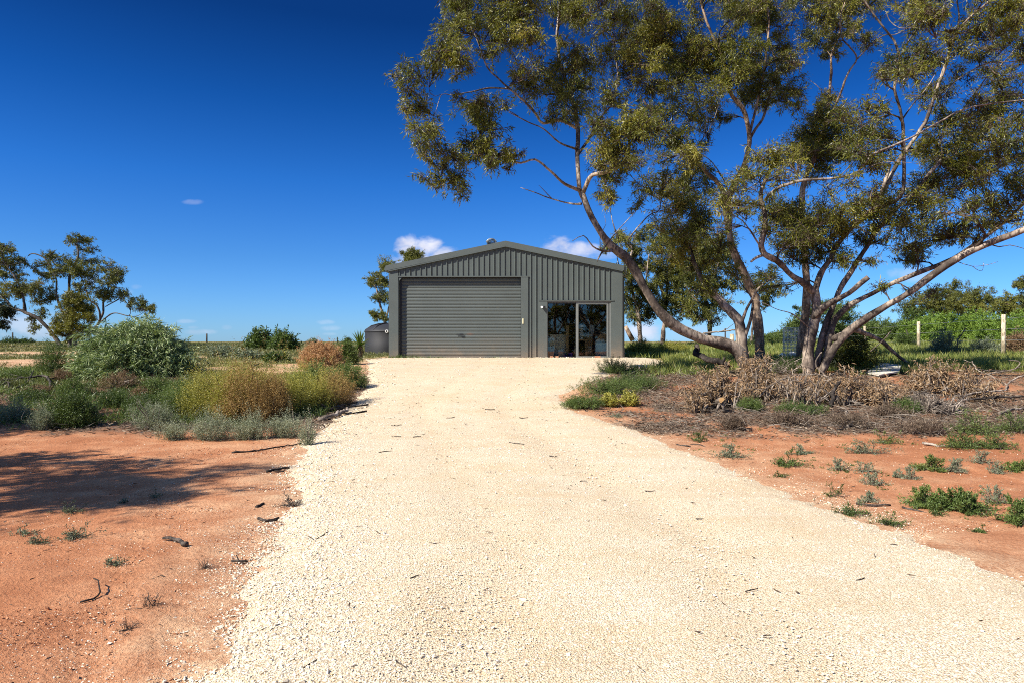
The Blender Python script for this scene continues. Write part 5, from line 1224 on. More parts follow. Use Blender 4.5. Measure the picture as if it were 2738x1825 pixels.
SP = [(2222, 2258, 1218, 1256, 'upright grey saltbush seedling, first from the driveway'), (2286, 2336, 1232, 1264, 'grey saltbush seedling with a twin top'), (2296, 2364, 1262, 1298, 'grey-green flat seedling below the twin-topped one'), (2388, 2414, 1250, 1276, 'tiny grey seedling in the middle of the red earth'), (2420, 2452, 1244, 1282, 'slim grey seedling right of the tiny one'),
      (2534, 2574, 1222, 1262, 'round grey saltbush seedling, very neat ball'), (2598, 2652, 1200, 1240, 'bushy grey seedling under the flat green patch'), (2646, 2686, 1230, 1268, 'grey seedling right of the bushy grey one'), (2626, 2694, 1292, 1348, 'pale grey-green seedling at the right with fine leaves'), (2304, 2350, 1312, 1342, 'grey seedling left of the large green plant'),
      (1630, 1664, 1100, 1114, 'tiny grey tuft on the driveway verge')]
for k, (a, b_, y0, y1, lab) in enumerate(SP):
    sprawl('seedling', lab, 'seedling', a - 10, b_ + 10, y0 + 5, y1, 'saltbush', 210 + k, [16, 18, 20, 8, 14, 34, 22, 20, 24, 16, 10][k] + 10, .55, 34, .017, .008, .42, stem_mat='grey_twig')
for k, (a, b_, y0, y1, tn, lab) in enumerate([(2440, 2530, 1284, 1362, .6, 'large yellow-green plant on the red earth at the right'), (2510, 2630, 1290, 1372, .45, 'large green sprawling plant joined to the yellow-green one'), (2446, 2524, 1206, 1260, .6, 'loose yellow-green plant above the large ones'), (2690, 2790, 1306, 1408, .5, 'tall green plant cut by the right picture edge'), (2690, 2760, 1230, 1262, .6, 'low yellow-green plant at the right edge')]):
    sprawl('green_plant', lab, 'low plant', a - 22, b_ + 22, y0 + .3 * (y1 - y0), y1, 'green', 230 + k, [70, 90, 34, 80, 28][k], .5, 60, .028, .010, tn, )
for k, (a, b_, y0, y1, lab) in enumerate([(2192, 2268, 1290, 1328, 'sparse grey-green weed near the driveway edge'), (2224, 2332, 1342, 1378, 'flat dark weed strip along the driveway edge'), (2330, 2420, 1368, 1406, 'second flat dark weed strip along the driveway edge, further right'), (2060, 2110, 1252, 1275, 'small weed tuft at the driveway edge under the sprawling plant'), (2470, 2540, 1352, 1378, 'flat little weed below the large green plants'), (2600, 2640, 1400, 1425, 'tiny dark weed low at the right')]):
    sprawl('edge_weed', lab, 'low plant', a, b_, y0, y1, 'green', 240 + k, [14, 40, 30, 12, 14, 10][k], .2, 26, .018, .007, .3)
# bare red earth on the left
for k, (a, b_, y0, y1, lab) in enumerate([(152, 222, 1340, 1372, 'flat grey-green weed highest on the left red earth'), (150, 248, 1398, 1442, 'grey-green weed with a dark twig on the left red earth'), (34, 92, 1402, 1430, 'small weed nearest the left picture edge'), (70, 132, 1426, 1456, 'flat weed right of the small one at the left edge'), (276, 338, 1478, 1512, 'grey weed in front of the scuffed soil ridge'), (318, 350, 1325, 1345, 'tiny weed on the left red earth, above the black stick'), (398, 440, 1300, 1330, 'pale weed tuft close to the shade streaks'), (736, 812, 1322, 1356, 'dry weed tuft at the left driveway edge')]):
    sprawl('sand_weed', lab, 'low plant', a - 6, b_ + 6, y0, y1, 'saltbush' if k != 7 else 'grey_twig', 260 + k, [24, 26, 14, 16, 14, 8, 10, 22][k], .25, 24, .015, .007, .3)
for k, (a, b_, y0, y1, lab) in enumerate([(366, 436, 1590, 1628, 'little leafless grey twig plant on the left red earth'), (322, 358, 1655, 1690, 'smaller leafless twig plant low on the left red earth'), (538, 556, 1500, 1520, 'tiny leafless sprig near the gravel edge')]):
    sprawl('twig_plant', lab, 'dry plant', a - 16, b_ + 16, y0, y1, 'grey_twig', 270 + k, 16, .5, 8, .025, .0025, .2)

# yucca by the tank
yb = gp(963, 962); yd = yb[1] + 1.2; yx = (962 - CX) / FPX * yd; yz = float(G(yx, yd))
yu = empty('yucca', (yx, yd, yz), 'spiky green yucca on a short trunk left of the water tank', 'yucca')
hT = CAMZ - (925 - CY) / FPX * yd - yz
q = MB(); q.tube([(yx, yd, yz - .05), (yx + .02, yd, yz + hT * .5), (yx, yd, yz + hT)], [.10, .085, .075], 10); q.build('trunk', M['bark_pale'], yu, True)
r = np.random.default_rng(5); V_, Q_, K_, o_ = [], [], [], 0
for k in range(90):
    a = r.random() * 6.283; e = r.uniform(-.35, 1.5); D = np.array([math.cos(a) * math.cos(e), math.sin(a) * math.cos(e), math.sin(e)]); L = r.uniform(.45, .72)
    S = nrm(np.cross(D, [0, 0, 1.0]) + 1e-4); p0 = np.array([yx, yd, yz + hT - .03 + .08 * r.random()])
    pts = [p0 + D * L * t_ + np.array([0, 0, -.12 * L * t_ * t_ * math.cos(e)]) for t_ in (0, .3, .7, 1)]
    w = (.02, .026, .018, .001)
    for p, ww in zip(pts, w): V_ += [p - S * ww, p + S * ww]
    for j in range(3): Q_.append((o_ + 2 * j, o_ + 2 * j + 1, o_ + 2 * j + 3, o_ + 2 * j + 2))
    K_ += [np.clip(.5 + r.normal(0, .2), 0, 1)] * 8; o_ += 8
mesh('leaves', V_, np.array(Q_), M['yucca'], yu, K_)
# dry skirt of old leaves
P = np.tile([yx, yd, yz + hT - .02], (60, 1)) + r.normal(0, .05, (60, 3)) - [0, 0, 0.0]; D = np.c_[r.normal(0, .4, 60), r.normal(0, .4, 60), -np.ones(60)]
V, Q = leaf_quads(P, D, .34, .03, r); mesh('dry_skirt', V, Q, M['grass_dry'], yu, r.random(240))

# leafy regrowth under the multi-stemmed tree, and bushes in the right-hand paddock
shrub('regrowth_shrub', 'dark leafy regrowth shrub beside the drooping dark bough', 'shrub', 2228, 2362, 885, 988, 'gum', 280, 200, .4, 22, .13, .022, .4, .9, droop=.3, lump=.4, tint=.3, base=gp(2290, 992))
shrub('regrowth_shrub', 'small leafy regrowth low behind the trunk of the multi-stemmed gum', 'shrub', 2180, 2250, 930, 1000, 'gum_dark', 281, 120, .3, 22, .12, .022, .4, .9, lump=.4, tint=.3, base=gp(2220, 990))
shrub('yellow_herb_bush', 'yellow-green low bush at the right side wall of the shed', 'bush', 1668, 1765, 905, 950, 'yellow', 282, 420, .3, 26, .05, .016, .6, .8, lump=.4, tint=.4, base=gp(1716, 948))
shrub('yellow_herb_bush', 'second yellow-green low bush right of the shed, farther from the wall', 'bush', 1740, 1850, 912, 950, 'yellow', 283, 380, .3, 24, .05, .016, .6, .8, lump=.4, tint=.3, base=gp(1795, 944))
def at_depth(px, d): x = (px - CX) / FPX * d; return np.array([x, d, float(G(x, d))])
HB = [(2220, 2300, 862, 46, 'green'), (2290, 2380, 848, 48, 'green'), (2360, 2440, 862, 44, 'deep'), (2420, 2500, 852, 43, 'bright'), (2470, 2580, 826, 47, 'bright'), (2550, 2660, 828, 46, 'bright'), (2610, 2720, 846, 44, 'bright'), (2690, 2800, 820, 46, 'bright'), (2400, 2500, 820, 54, 'deep'), (2060, 2110, 885, 56, 'green'), (2020, 2064, 896, 54, 'deep'), (2105, 2160, 850, 58, 'green')]
HL = ['dull green rounded bush behind the big sloping limb', 'green bush under the big sloping limb, left of the fence post', 'dark olive bush left of the first fence post', 'bright green bush behind the first fence post', 'tall bright green bush right of the first fence post', 'bright green bush in the middle between the fence posts', 'bright green bush left of the second fence post', 'bright green bush right of the second fence post', 'dark bush rising behind the first fence post', 'green bush behind the leaning mesh panel', 'small dark round bush left of the mesh panel', 'tall green bush behind the trunks right of the mesh panel']
for k, ((a, b_, y0, d, m_), lab) in enumerate(zip(HB, HL)):
    shrub('paddock_bush', lab, 'bush', a - 18, b_ + 18, y0 + 4, 918, m_, 290 + k, 760, .5, 22, .14, .05, .5, .9, lump=.35, tint=.55, base=at_depth(.5 * (a + b_), d), shell=.6, group='bushes along the paddock fence')
for k, (a, b_, y0, y1, m_, lab) in enumerate([(2480, 2570, 885, 925, 'saltbush', 'grey-green bush in the paddock grass between the fence posts'), (2590, 2680, 900, 935, 'saltbush', 'grey-green low bush left of the second fence post foot'), (2680, 2770, 885, 930, 'dead', 'brownish bush at the foot of the second fence post'), (2390, 2450, 890, 915, 'deep', 'dark low bush left of the first fence post foot')]):
    shrub('paddock_bush', lab, 'bush', a, b_, y0, y1, m_, 310 + k, 300, .35, 22, .06, .022, .5, .9, lump=.5, tint=.4, base=at_depth(.5 * (a + b_), 27 if k != 3 else 34), group='bushes along the paddock fence')
for k, (a, b_, y0, d, lab) in enumerate([(0, 60, 902, 60, 'low dark bush on the skyline at the left edge'), (45, 100, 904, 62, 'low dark bush on the skyline beside the thin post'), (990, 1010, 898, 70, 'small far bush on the skyline by the yucca'), (920, 940, 903, 75, 'tiny far bush on the skyline behind the green bush'), (545, 640, 926, 33, 'low grey tuft of scrub in the left paddock'), (820, 850, 905, 50, 'tiny dark far tuft left of the rust bush'), (700, 770, 968, 23, 'dark low tuft on the sandy patch'), (620, 700, 958, 25, 'grey-green tuft on the sandy patch'), (560, 610, 950, 27, 'small grey tuft left of the sandy patch')]):
    bs = at_depth(.5 * (a + b_), d); yb_ = CY - (bs[2] - CAMZ) / d * FPX
    shrub('paddock_scrub', lab, 'bush', a, b_, min(y0, yb_ - 6), yb_, 'deep' if k < 4 or k == 6 else 'saltbush', 330 + k, 120, .3, 18, .12, .04, .5, .9, lump=.5, tint=.4, base=bs)

# ------------------------------------------------------------------ grass, weeds and litter nobody could count
def blades(name, label, cat, n, fx, fy, keep, h, w, mat, seed, per=6, lean=.45, tb=.45, tv=.2):
    r = np.random.default_rng(seed)
    y = fy[0] + (fy[1] - fy[0]) * r.random(n) ** fy[2]; x = fx(y, r.random(n))
    k = r.random(n) < keep(x, y); x, y = x[k], y[k]; n = len(x)
    hh = h(x, y) * r.uniform(.5, 1.3, n)
    i = np.repeat(np.arange(n), per); N = n * per
    P = np.c_[x[i] + r.normal(0, .5, N) * hh[i] * .7, y[i] + r.normal(0, .5, N) * hh[i] * .7, np.zeros(N)]
    P[:, 2] = G(P[:, 0], P[:, 1]) - .01
    D = nrm(np.c_[r.normal(0, lean, N), r.normal(0, lean, N), np.ones(N)])
    ww = w(x, y)[i] if callable(w) else w
    V, Q = leaf_quads(P, D, hh[i] * r.uniform(.6, 1.2, N), ww * r.uniform(.6, 1.3, N), r)
    tn = tb + .9 * (fbm(x / 3.1, y / 3.1, seed, 3) - .44)[i] + r.normal(0, tv, N)
    o = mesh(name, V, Q, M[mat], tint=np.repeat(np.clip(tn, 0, 1), 4)); setp(o, label, cat, kind='stuff'); return o
offd = lambda x, y: (drive_depth(x, y) < -.15) | (y > 26.5)
inshed = lambda x, y: ~((x > XA - .3) & (x < XB + .3) & (y > D0 - .6) & (y < DB + .3))
wfun = lambda x, y: .006 + .0007 * y
blades('paddock_grass', 'lush green and yellow grass covering the paddock on the right', 'grass', 26000, lambda y, u: 2.2 + u * (.80 * y + 3 - 2.2), (18.3, 48, 1.5), lambda x, y: offd(x, y) * inshed(x, y) * sm(18, 20.5, y + 3 * (fbm(x / 1.2, y / 1.2, 5, 3) - .44)) * (.35 + .65 * sm(.3, .5, fbm(x / 2, y / 2, 8, 3))),
       lambda x, y: .16 + .22 * fbm(x / 2.5, y / 2.5, 6, 3), wfun, 'grass', 71, 7)
blades('dry_grass', 'short grey-green and straw grass scattered over the sandy paddock on the left', 'grass', 26000, lambda y, u: -(3.5 + u * (.80 * y + 1 - 3.5)), (16.5, 75, 1.7), lambda x, y: offd(x, y) * (x < xl(np.minimum(y, 26)) - .2) * (1 - .93 * sandp(x, y)) * (.06 + .9 * sm(.34, .52, .6 * fbm(x / 5, y / 5, 33, 3) + .4 * fbm(x / 1.1, y / 1.1, 31, 4) + .10 * sm(26, 42, y))),
       lambda x, y: .10 + .13 * fbm(x / 3, y / 3, 16, 3), wfun, 'grass_dry', 72, 6, .6, .35)
blades('low_weeds', 'low green weeds growing between the shrubs left of the driveway', 'weeds', 9500, lambda y, u: xl(y) - .15 - u * (.80 * y + 1.0), (11.6, 20, 1), lambda x, y: (1 - .95 * sandp(x, y)) * (x < xl(y) - .05) * sm(.32, .50, fbm(x / .9, y / .9, 77, 3)) * sm(11.6, 13, y + (fbm(x, y, 78, 2) - .4) * 2),
       lambda x, y: .12 + .20 * fbm(x, y, 79, 2), .013, 'green', 73, 8, .7, .5)
blades('verge_weeds', 'small weeds and seedlings dotted over the red earth and leaf litter on the right', 'weeds', 3200, lambda y, u: 1.6 + u * (.80 * y - .5), (6, 17.5, 1), lambda x, y: (drive_depth(x, y) < -.1) * sm(.50, .66, fbm(x / .7, y / .7, 87, 3)), lambda x, y: .03 + .05 * fbm(x, y, 88, 2), .010, 'green', 74, 10, 1.0, .35)
blades('base_weeds', 'thin line of weeds along the foot of the shed front', 'weeds', 420, lambda y, u: XA + u * (XB - XA) * .99, (26.0, 26.38, 1), lambda x, y: sm(.38, .52, fbm(x * 1.3, y, 97, 2)) * (x < 1.0) * np.exp(-np.maximum(0, x + 4.2) * .25), lambda x, y: .10 + .12 * np.exp(-np.maximum(0, x + 4.5)), .012, 'green', 75, 8, .6, .45)
def litter(name, label, n, fy, fx, keep, seed, L=(.05, .12), W=.018, mat='litter', cat='leaf litter', lift=.03, tb=.5):
    r = np.random.default_rng(seed); y = fy[0] + (fy[1] - fy[0]) * r.random(n); x = fx(y, r.random(n)); k = r.random(n) < keep(x, y); x, y = x[k], y[k]; n = len(x)
    P = np.c_[x, y, surf(x, y) + .006 + lift * r.random(n) ** 2]; D = np.c_[r.normal(0, 1, n), r.normal(0, 1, n), r.normal(0, .22, n)]
    V, Q = leaf_quads(P, D, r.uniform(*L, n), W * r.uniform(.6, 1.4, n), r); o = mesh(name, V, Q, M[mat], tint=np.repeat(np.clip(tb + r.normal(0, .25, n), 0, 1), 4)); setp(o, label, cat, kind='stuff')
litkeep = lambda x, y: masks(x, y)[0] * (drive_depth(x, y) < .15)
litter('leaf_litter', 'dead leaves and twigs strewn on the ground under the gums', 60000, (10.6, 20), lambda y, u: 1.2 + u * (.80 * y - .2), litkeep, 81)
litter('leaf_litter', 'dead leaves and twigs strewn among the shrubs on the left', 26000, (11, 19), lambda y, u: -2 - u * (.80 * y), litkeep, 82)
litter('twig_litter', 'tangled thin dead twigs lying over the leaf litter on the right', 5200, (11.2, 18.5), lambda y, u: 1.4 + u * (.80 * y - .6), litkeep, 85, (.15, .6), .010, 'grey_twig', 'twigs', .16, .35)
litter('twig_litter', 'tangled thin dead twigs lying among the shrubs on the left', 1500, (11.6, 18), lambda y, u: -2.5 - u * (.80 * y - 1), litkeep, 86, (.15, .5), .010, 'grey_twig', 'twigs', .12, .3)
litter('twig_litter', 'short dark twigs and leaf scraps scattered over the driveway', 2400, (3, 25), lambda y, u: xl(y) + u * (xr(y) - xl(y)), lambda x, y: .12 + .35 * np.exp(-((y - 14.5) / 2.6) ** 2) + .9 * np.exp(-((x - xl(y)) / .5) ** 2) * sm(8, 13, y), 83, (.03, .10), .010, 'charwood_leaf' if False else 'litter', 'twigs', .012, .06)
litter('sand_litter', 'little twigs and crumbs scattered over the bare red earth', 2600, (3, 13), lambda y, u: -.80 * y + u * 1.6 * y, lambda x, y: (drive_depth(x, y) < 0) * .5, 84, (.02, .07), .008, 'litter', 'twigs', .012, .15)

# ------------------------------------------------------------------ fallen sticks and branches
def stick(label, pts, r0, r1, mat='charwood', name='fallen_stick', cat='stick', group=None, lift=0.0, forks=()):
    P = np.array([gp(*p[:2]) for p in pts]); P[:, 2] = surf(P[:, 0], P[:, 1]) + r0 * .8 + np.array([p[2] if len(p) > 2 else 0 for p in pts])
    rt = empty(name, P[0], label, cat, group) if forks else None
    S = smooth_path(P, .05); rr = np.random.default_rng(len(label)); S = S + rr.normal(0, r0 * .35, S.shape)
    q = MB(); q.tube(S, np.linspace(r0, r1, len(S)), 7)
    o = q.build('stick' if forks else name, M[mat], rt, True, loc=None if forks else P[0])
    for f in forks:
        Pf = np.array([gp(*p[:2]) for p in f]); Pf[:, 2] = surf(Pf[:, 0], Pf[:, 1]) + r0 * .8 + np.array([p[2] if len(p) > 2 else 0 for p in f])
        q = MB(); q.tube(smooth_path(Pf, .06), np.linspace(r0 * .55, r1 * .6, len(smooth_path(Pf, .06))), 6); q.build('side_twig', M[mat], rt, True)
    if not forks: setp(o, label, cat, group)
    return rt or o
stick('black curved stick lying alone on the left red earth', [(438, 1440), (470, 1446, .01), (498, 1460)], .012, .02)
stick('thin hooked twig on the scuffed soil low at the left', [(215, 1610), (250, 1600), (268, 1592, .02), (262, 1575, .05), (252, 1570, .06)], .006, .004)
stick('forked dark bark strip at the left gravel edge, upper one', [(712, 1264), (740, 1258, .01), (774, 1250)], .018, .012, forks=[[(735, 1260), (760, 1262)]])
stick('forked dark bark strip at the left gravel edge, lower one', [(690, 1390), (715, 1394), (744, 1384)], .014, .008, forks=[[(712, 1393), (742, 1392)]])
stick('short black stub of wood on the left red earth near the gravel', [(688, 1356), (704, 1348)], .016, .014)
stick('dark flat stick on the red earth beside the gravel, mid height', [(622, 1500), (645, 1503, .01), (662, 1501)], .010, .006, forks=[[(640, 1502), (632, 1496, .03)]])
stick('long thin twig beside the saltbush row at the left driveway edge', [(620, 1210), (680, 1206), (760, 1194), (805, 1186)], .014, .008)
stick('bare pale log lying along the left driveway edge', [(850, 1124), (895, 1118, .02), (930, 1104, .03)], .045, .03, 'deadwood', 'fallen_log', 'log')
stick('black forked branch resting above the pale log at the left driveway edge', [(828, 1082, .25), (850, 1092, .15), (878, 1102, .06), (918, 1098, .03)], .022, .03, 'charwood', 'fallen_branch', 'branch', forks=[[(878, 1102, .06), (905, 1092, .05), (955, 1082, .02)], [(900, 1100, .05), (940, 1096, .04), (985, 1088, .01)], [(905, 1104), (935, 1110), (980, 1104)]])
stick('arched black fallen branch at the left picture edge', [(-10, 1026, .05), (40, 1022, .08), (80, 1020, .10), (118, 1020, .14), (134, 1030, .08), (132, 1048, 0)], .022, .032, 'charwood', 'fallen_branch', 'branch', forks=[[(90, 1012, .2), (70, 1032, .06), (30, 1044, .02), (-5, 1055, 0)], [(-5, 1040, .03), (20, 1030, .08), (24, 1040, .04)], [(132, 1026, .1), (165, 1012, .08)]])
stick('long thin stick lying across the sandy patch in the left paddock', [(560, 996), (640, 994, .02), (700, 976, .05)], .03, .015, 'charwood')
stick('dark flat stick on the right driveway edge', [(1808, 1190), (1828, 1192), (1846, 1195)], .016, .010)
stick('thin twig curving from the right driveway edge', [(1846, 1188), (1872, 1190, .01), (1892, 1198)], .008, .005)
stick('long pale dead stick on the red earth at the right', [(2466, 1186), (2510, 1192), (2556, 1194)], .022, .014, 'deadwood')
stick('pale crooked dead stick in front of the grey dry shrubs', [(2152, 1112, .02), (2178, 1108, .06), (2200, 1114, .02)], .016, .010, 'deadwood')
stick('short thick pale stick end standing out of the litter', [(2262, 1124, .14), (2268, 1136, .04), (2266, 1144)], .03, .02, 'deadwood')
stick('dark long stick lying across the red earth in front of the grey brush', [(2240, 1152), (2290, 1140, .02), (2340, 1150), (2360, 1156)], .018, .010, 'charwood', forks=[[(2290, 1142), (2320, 1158)], [(2270, 1146), (2262, 1132, .12)]])
stick('pale dead branch at the right edge beside the green shrub', [(2670, 1112, .02), (2700, 1106, .06), (2745, 1100, .05)], .03, .02, 'deadwood')
stick('dark straight stick near the large green plants at the right', [(2290, 1348), (2330, 1352), (2380, 1352)], .012, .008)
stick('dark slender stick right of the large straight one', [(2412, 1358), (2440, 1364), (2480, 1370)], .012, .006)
r = np.random.default_rng(91)
DS = [q for k_, q in enumerate([(1368, 1292, 46, 3), (1382, 1190, 40, 8), (1030, 1213, 34, -6), (955, 1222, 60, -4), (1060, 1172, 24, 2), (1115, 1172, 22, -3), (2140, 1205 + 60, 22, 4), (1560, 1293, 18, 5), (1738, 1320, 26, 3), (1690, 1255, 30, 2), (1160, 1460, 20, 10), (1108, 1554, 22, -16), (1440, 1520, 24, 20), (1012, 1432, 8, 40), (2010, 1590, 34, -10), (1630, 1320, 20, -6), (1870, 1395, 18, 6), (860, 1440, 30, -30), (840, 1580, 16, 30), (830, 1790, 40, -30), (1070, 1790, 26, 40), (1760, 1800, 46, -22), (2390, 1375 + 90, 18, 8), (1480, 1225, 22, 4), (1250, 1130, 30, 1), (1205, 1120, 22, -3), (1310, 1098, 26, 2), (1110, 1090, 24, 1), (1400, 1120, 22, 3), (1060, 1140, 26, -4), (700, 1700, 24, 50), (2300, 1560, 22, -14), (2052, 1715, 20, 5)]) if k_ % 3]
for k, (px, py, ln, sl) in enumerate(DS):
    dx = ln / 2; s = math.tan(math.radians(sl)) * dx
    d_ = gp(px, py)[1]; rr_ = .0022 + .0005 * d_
    stick('thin dark twig lying loose on the pale driveway', [(px - dx, py - s), (px + r.normal(0, 3), py + r.normal(0, 1.5)), (px + dx, py + s)], rr_, rr_ * .6, 'charwood', 'fallen_twig', 'twig', 'loose twigs on the driveway')

# heaps of cut branches with brown dead leaves
def heap(label, px0, px1, ytop, ybase, seed, n=16, leaves=2400, tint=.42, depth=1.0, mat='dead', L=.12, W=.023, group=None, hang=.7, extra=()):
    r = np.random.default_rng(seed); b = gp(.5 * (px0 + px1), ybase); d = b[1] + depth * .5
    xc = b[0] * d / b[1]; rx = .5 * (px1 - px0) * MPX(d); z0 = float(G(xc, d)); h = max(.15, CAMZ - (ytop - CY) / FPX * d - z0)
    tint += .05; n = int(n * 1.7); leaves = int(leaves * 1.25); root = empty('brush_heap', (xc, d, z0), label, 'brush heap', group)
    mb = MB(); tw = []
    for k in range(n):
        a = r.uniform(0, 6.283); q = math.sqrt(r.random())
        p = np.array([xc + rx * .75 * q * math.cos(a), d + depth * .6 * q * math.sin(a), 0]); p[2] = float(G(p[0], p[1])) + .02
        for j in range(4):
            a2 = r.uniform(0, 6.283); L_ = r.uniform(.35, 1.15) * rx * .75
            e = p + np.array([L_ * math.cos(a2), L_ * .6 * math.sin(a2), h * (.08 + 1.25 * r.random() ** 1.5) * (1 - .45 * q * q)])
            e[0] = np.clip(e[0], xc - rx * 1.35, xc + rx * 1.35)
            m = .5 * (p + e) + [0, 0, .2 * h] + r.normal(0, .06, 3)
            Pt = np.array([p, m, e * .7 + m * .3 + r.normal(0, .03, 3), e]); tw.append(Pt)
            mb.tube(Pt, np.array([.016, .012, .008, .004]) * r.uniform(.6, 1.3), 5, r.uniform(.2, .9))
    mb.build('branches', M['deadwood'], root)
    tw = np.array(tw); k = r.integers(0, len(tw), leaves); u = r.uniform(.3, 1, leaves) * 3; j = np.minimum(u.astype(int), 2); f = (u - j)[:, None]
    P = tw[k, j] * (1 - f) + tw[k, j + 1] * f + r.normal(0, .05, (leaves, 3)); P[:, 2] = np.maximum(P[:, 2], G(P[:, 0], P[:, 1]) + .02)
    D = r.normal(0, .75, (leaves, 3)) + [0, 0, -hang]
    V, Q = leaf_quads(P, D, L * r.uniform(.35, 1.35, leaves), W * r.uniform(.4, 1.3, leaves), r)
    mesh('dead_leaves', V, Q, M[mat], root, np.repeat(np.clip(tint + r.normal(0, .22, leaves), 0, 1), 4)); return root
HG = 'heaps of dead gum branches under the trees'
heap('tallest heap of brown dead leaves, left of the big gum trunk', 1975, 2062, 952, 1070, 401, 12, 2000, .55, 1.0, group=HG)
heap('brown dead-leaf heap at the left end of the brush, behind the cut stump', 1868, 1995, 985, 1098, 402, 16, 2400, .5, 1.2, group=HG)
heap('thin brown dead leaves at the far left of the brush', 1826, 1900, 1030, 1104, 403, 8, 900, .4, .8, group=HG)
heap('straw-coloured twiggy heap in front of the big gum trunk', 2060, 2200, 1000, 1092, 404, 22, 1300, .6, 1.0, L=.12, W=.014, group=HG)
heap('brown dead-leaf heap right of the big gum trunk', 2190, 2300, 992, 1088, 405, 14, 1800, .5, 1.0, group=HG)
heap('low brown dead-leaf heap in the middle right of the brush', 2285, 2395, 1020, 1092, 406, 14, 1700, .55, .9, group=HG)
heap('brown dead-leaf heap on the right near the pale board', 2430, 2545, 976, 1062, 407, 14, 2000, .5, 1.0, group=HG)
heap('brown dead-leaf heap farthest right, among bare grey boughs', 2530, 2650, 990, 1075, 408, 14, 1700, .5, 1.0, group=HG)
heap('grey twiggy heap between the leaning trunk and the big gum', 2000, 2150, 962, 1000, 409, 20, 700, .2, .8, L=.08, W=.012, mat='grey_twig', group=HG)
heap('dark grey twig heap in front at the right of the brush', 2440, 2560, 1056, 1110, 410, 22, 600, .2, .8, L=.08, W=.010, mat='grey_twig', group=HG)
def bough(label, paths, mat='deadwood', d0=None):
    """paths: list of (points (px, py, depth), r0, r1)"""
    p0 = paths[0][0][0]; rt = empty('dead_bough', ray(p0[0], p0[1], p0[2]), label, 'dead branch')
    for k, (pts, r0, r1) in enumerate(paths):
        P = np.array([ray(*p) for p in pts]); g_ = G(P[:, 0], P[:, 1]) + r0 * .7; P[:, 2] = np.maximum(P[:, 2], g_)
        S = smooth_path(P, .07); S = S + np.random.default_rng(k).normal(0, r0 * .25, S.shape)
        r0, r1 = r0 * .7, r1 * .7; q = MB(); q.tube(S, np.linspace(r0, r1, len(S)), 7); q.build('bough' if k == 0 else 'side_branch', M[mat], rt, True)
    return rt
bough('pale crooked dead bough sticking up at the right edge of the brush', [([(2560, 1072, 14.5), (2600, 1050, 14.6), (2690, 1042, 14.7), (2686, 1025, 14.9), (2640, 1000, 15.2), (2610, 985, 15.4), (2600, 965, 15.6)], .03, .018), ([(2690, 1042, 14.7), (2700, 1020, 14.8), (2730, 1005, 14.9), (2760, 1000, 15)], .03, .015),
      ([(2640, 1000, 15.2), (2680, 992, 15.1), (2715, 985, 15), (2728, 968, 15), (2698, 961, 15)], .025, .015), ([(2610, 985, 15.4), (2650, 990, 15.6), (2690, 988, 15.8)], .015, .006), ([(2600, 970, 15.6), (2575, 960, 15.8)], .012, .005), ([(2686, 1030, 14.9), (2660, 1010, 15.1), (2640, 1012, 15.2)], .014, .006), ([(2715, 985, 15), (2740, 975, 15.1)], .012, .006)])
bough('long dark dead bough lying along the front of the brush at the right', [([(2350, 1062, 14.2), (2400, 1072, 14.1), (2440, 1075, 14.0), (2520, 1078, 14), (2590, 1090, 13.8)], .035, .03), ([(2400, 1070, 14.1), (2460, 1052, 14.2), (2510, 1046, 14.3), (2560, 1030, 14.4)], .025, .010), ([(2440, 1075, 14), (2432, 1092, 13.8)], .05, .03), ([(2590, 1066, 14.2), (2660, 1062, 14.2), (2760, 1058, 14.2)], .035, .03), ([(2540, 1080, 13.9), (2600, 1066, 14), (2640, 1060, 14.1), (2700, 1052, 14.3)], .02, .008)], 'charwood')
bough('pale curved dead bough arching across the straw-coloured heap', [([(2030, 1060, 14.4), (2060, 1030, 14.6), (2100, 1010, 14.7), (2150, 1000, 14.8), (2200, 1002, 14.8), (2230, 1015, 14.7)], .028, .016), ([(2100, 1010, 14.7), (2120, 1025, 14.6), (2150, 1020, 14.6)], .014, .006), ([(2060, 1030, 14.6), (2040, 1040, 14.5), (2000, 1036, 14.5)], .014, .006)])
bough('white bent dead stem standing in front of the big gum trunk', [([(2212, 1012, 15), (2200, 996, 15.1), (2184, 978, 15.2), (2182, 962, 15.2), (2190, 948, 15.1), (2198, 941, 15)], .03, .022), ([(2212, 1010, 15), (2224, 1014, 14.9)], .015, .008)])
bough('black broken upright stump branch in the middle of the brush', [([(2222, 1086, 13.6), (2226, 1062, 13.6), (2234, 1036, 13.7), (2246, 1015, 13.8)], .07, .025), ([(2230, 1060, 13.6), (2210, 1046, 13.7), (2195, 1036, 13.8)], .03, .012), ([(2238, 1030, 13.7), (2222, 1020, 13.8)], .018, .008)], 'charwood')
bough('dark fallen log under the leaning trunk', [([(1863, 925, 18.9), (1866, 945, 18.6), (1895, 960, 18.3), (1947, 978, 18.0)], .10, .13), ([(1868, 948, 18.6), (1860, 930, 18.7)], .08, .06), ([(1932, 974, 18), (1938, 955, 18.1)], .06, .05)], 'charwood')
bough('brown dead branch lying across in the gap behind the forked dark stems', [([(1880, 892, 26), (1905, 888, 26), (1940, 886, 26), (1968, 882, 26)], .05, .035), ([(1930, 886, 26), (1950, 875, 26.3), (1960, 866, 26.5)], .025, .012)], 'deadwood')
bough('thin grey stick leaning against the drooping dark bough', [([(2328, 938, 17), (2362, 908, 17.4), (2388, 878, 17.8)], .018, .010), ([(2362, 908, 17.4), (2376, 898, 17.3)], .008, .004)])
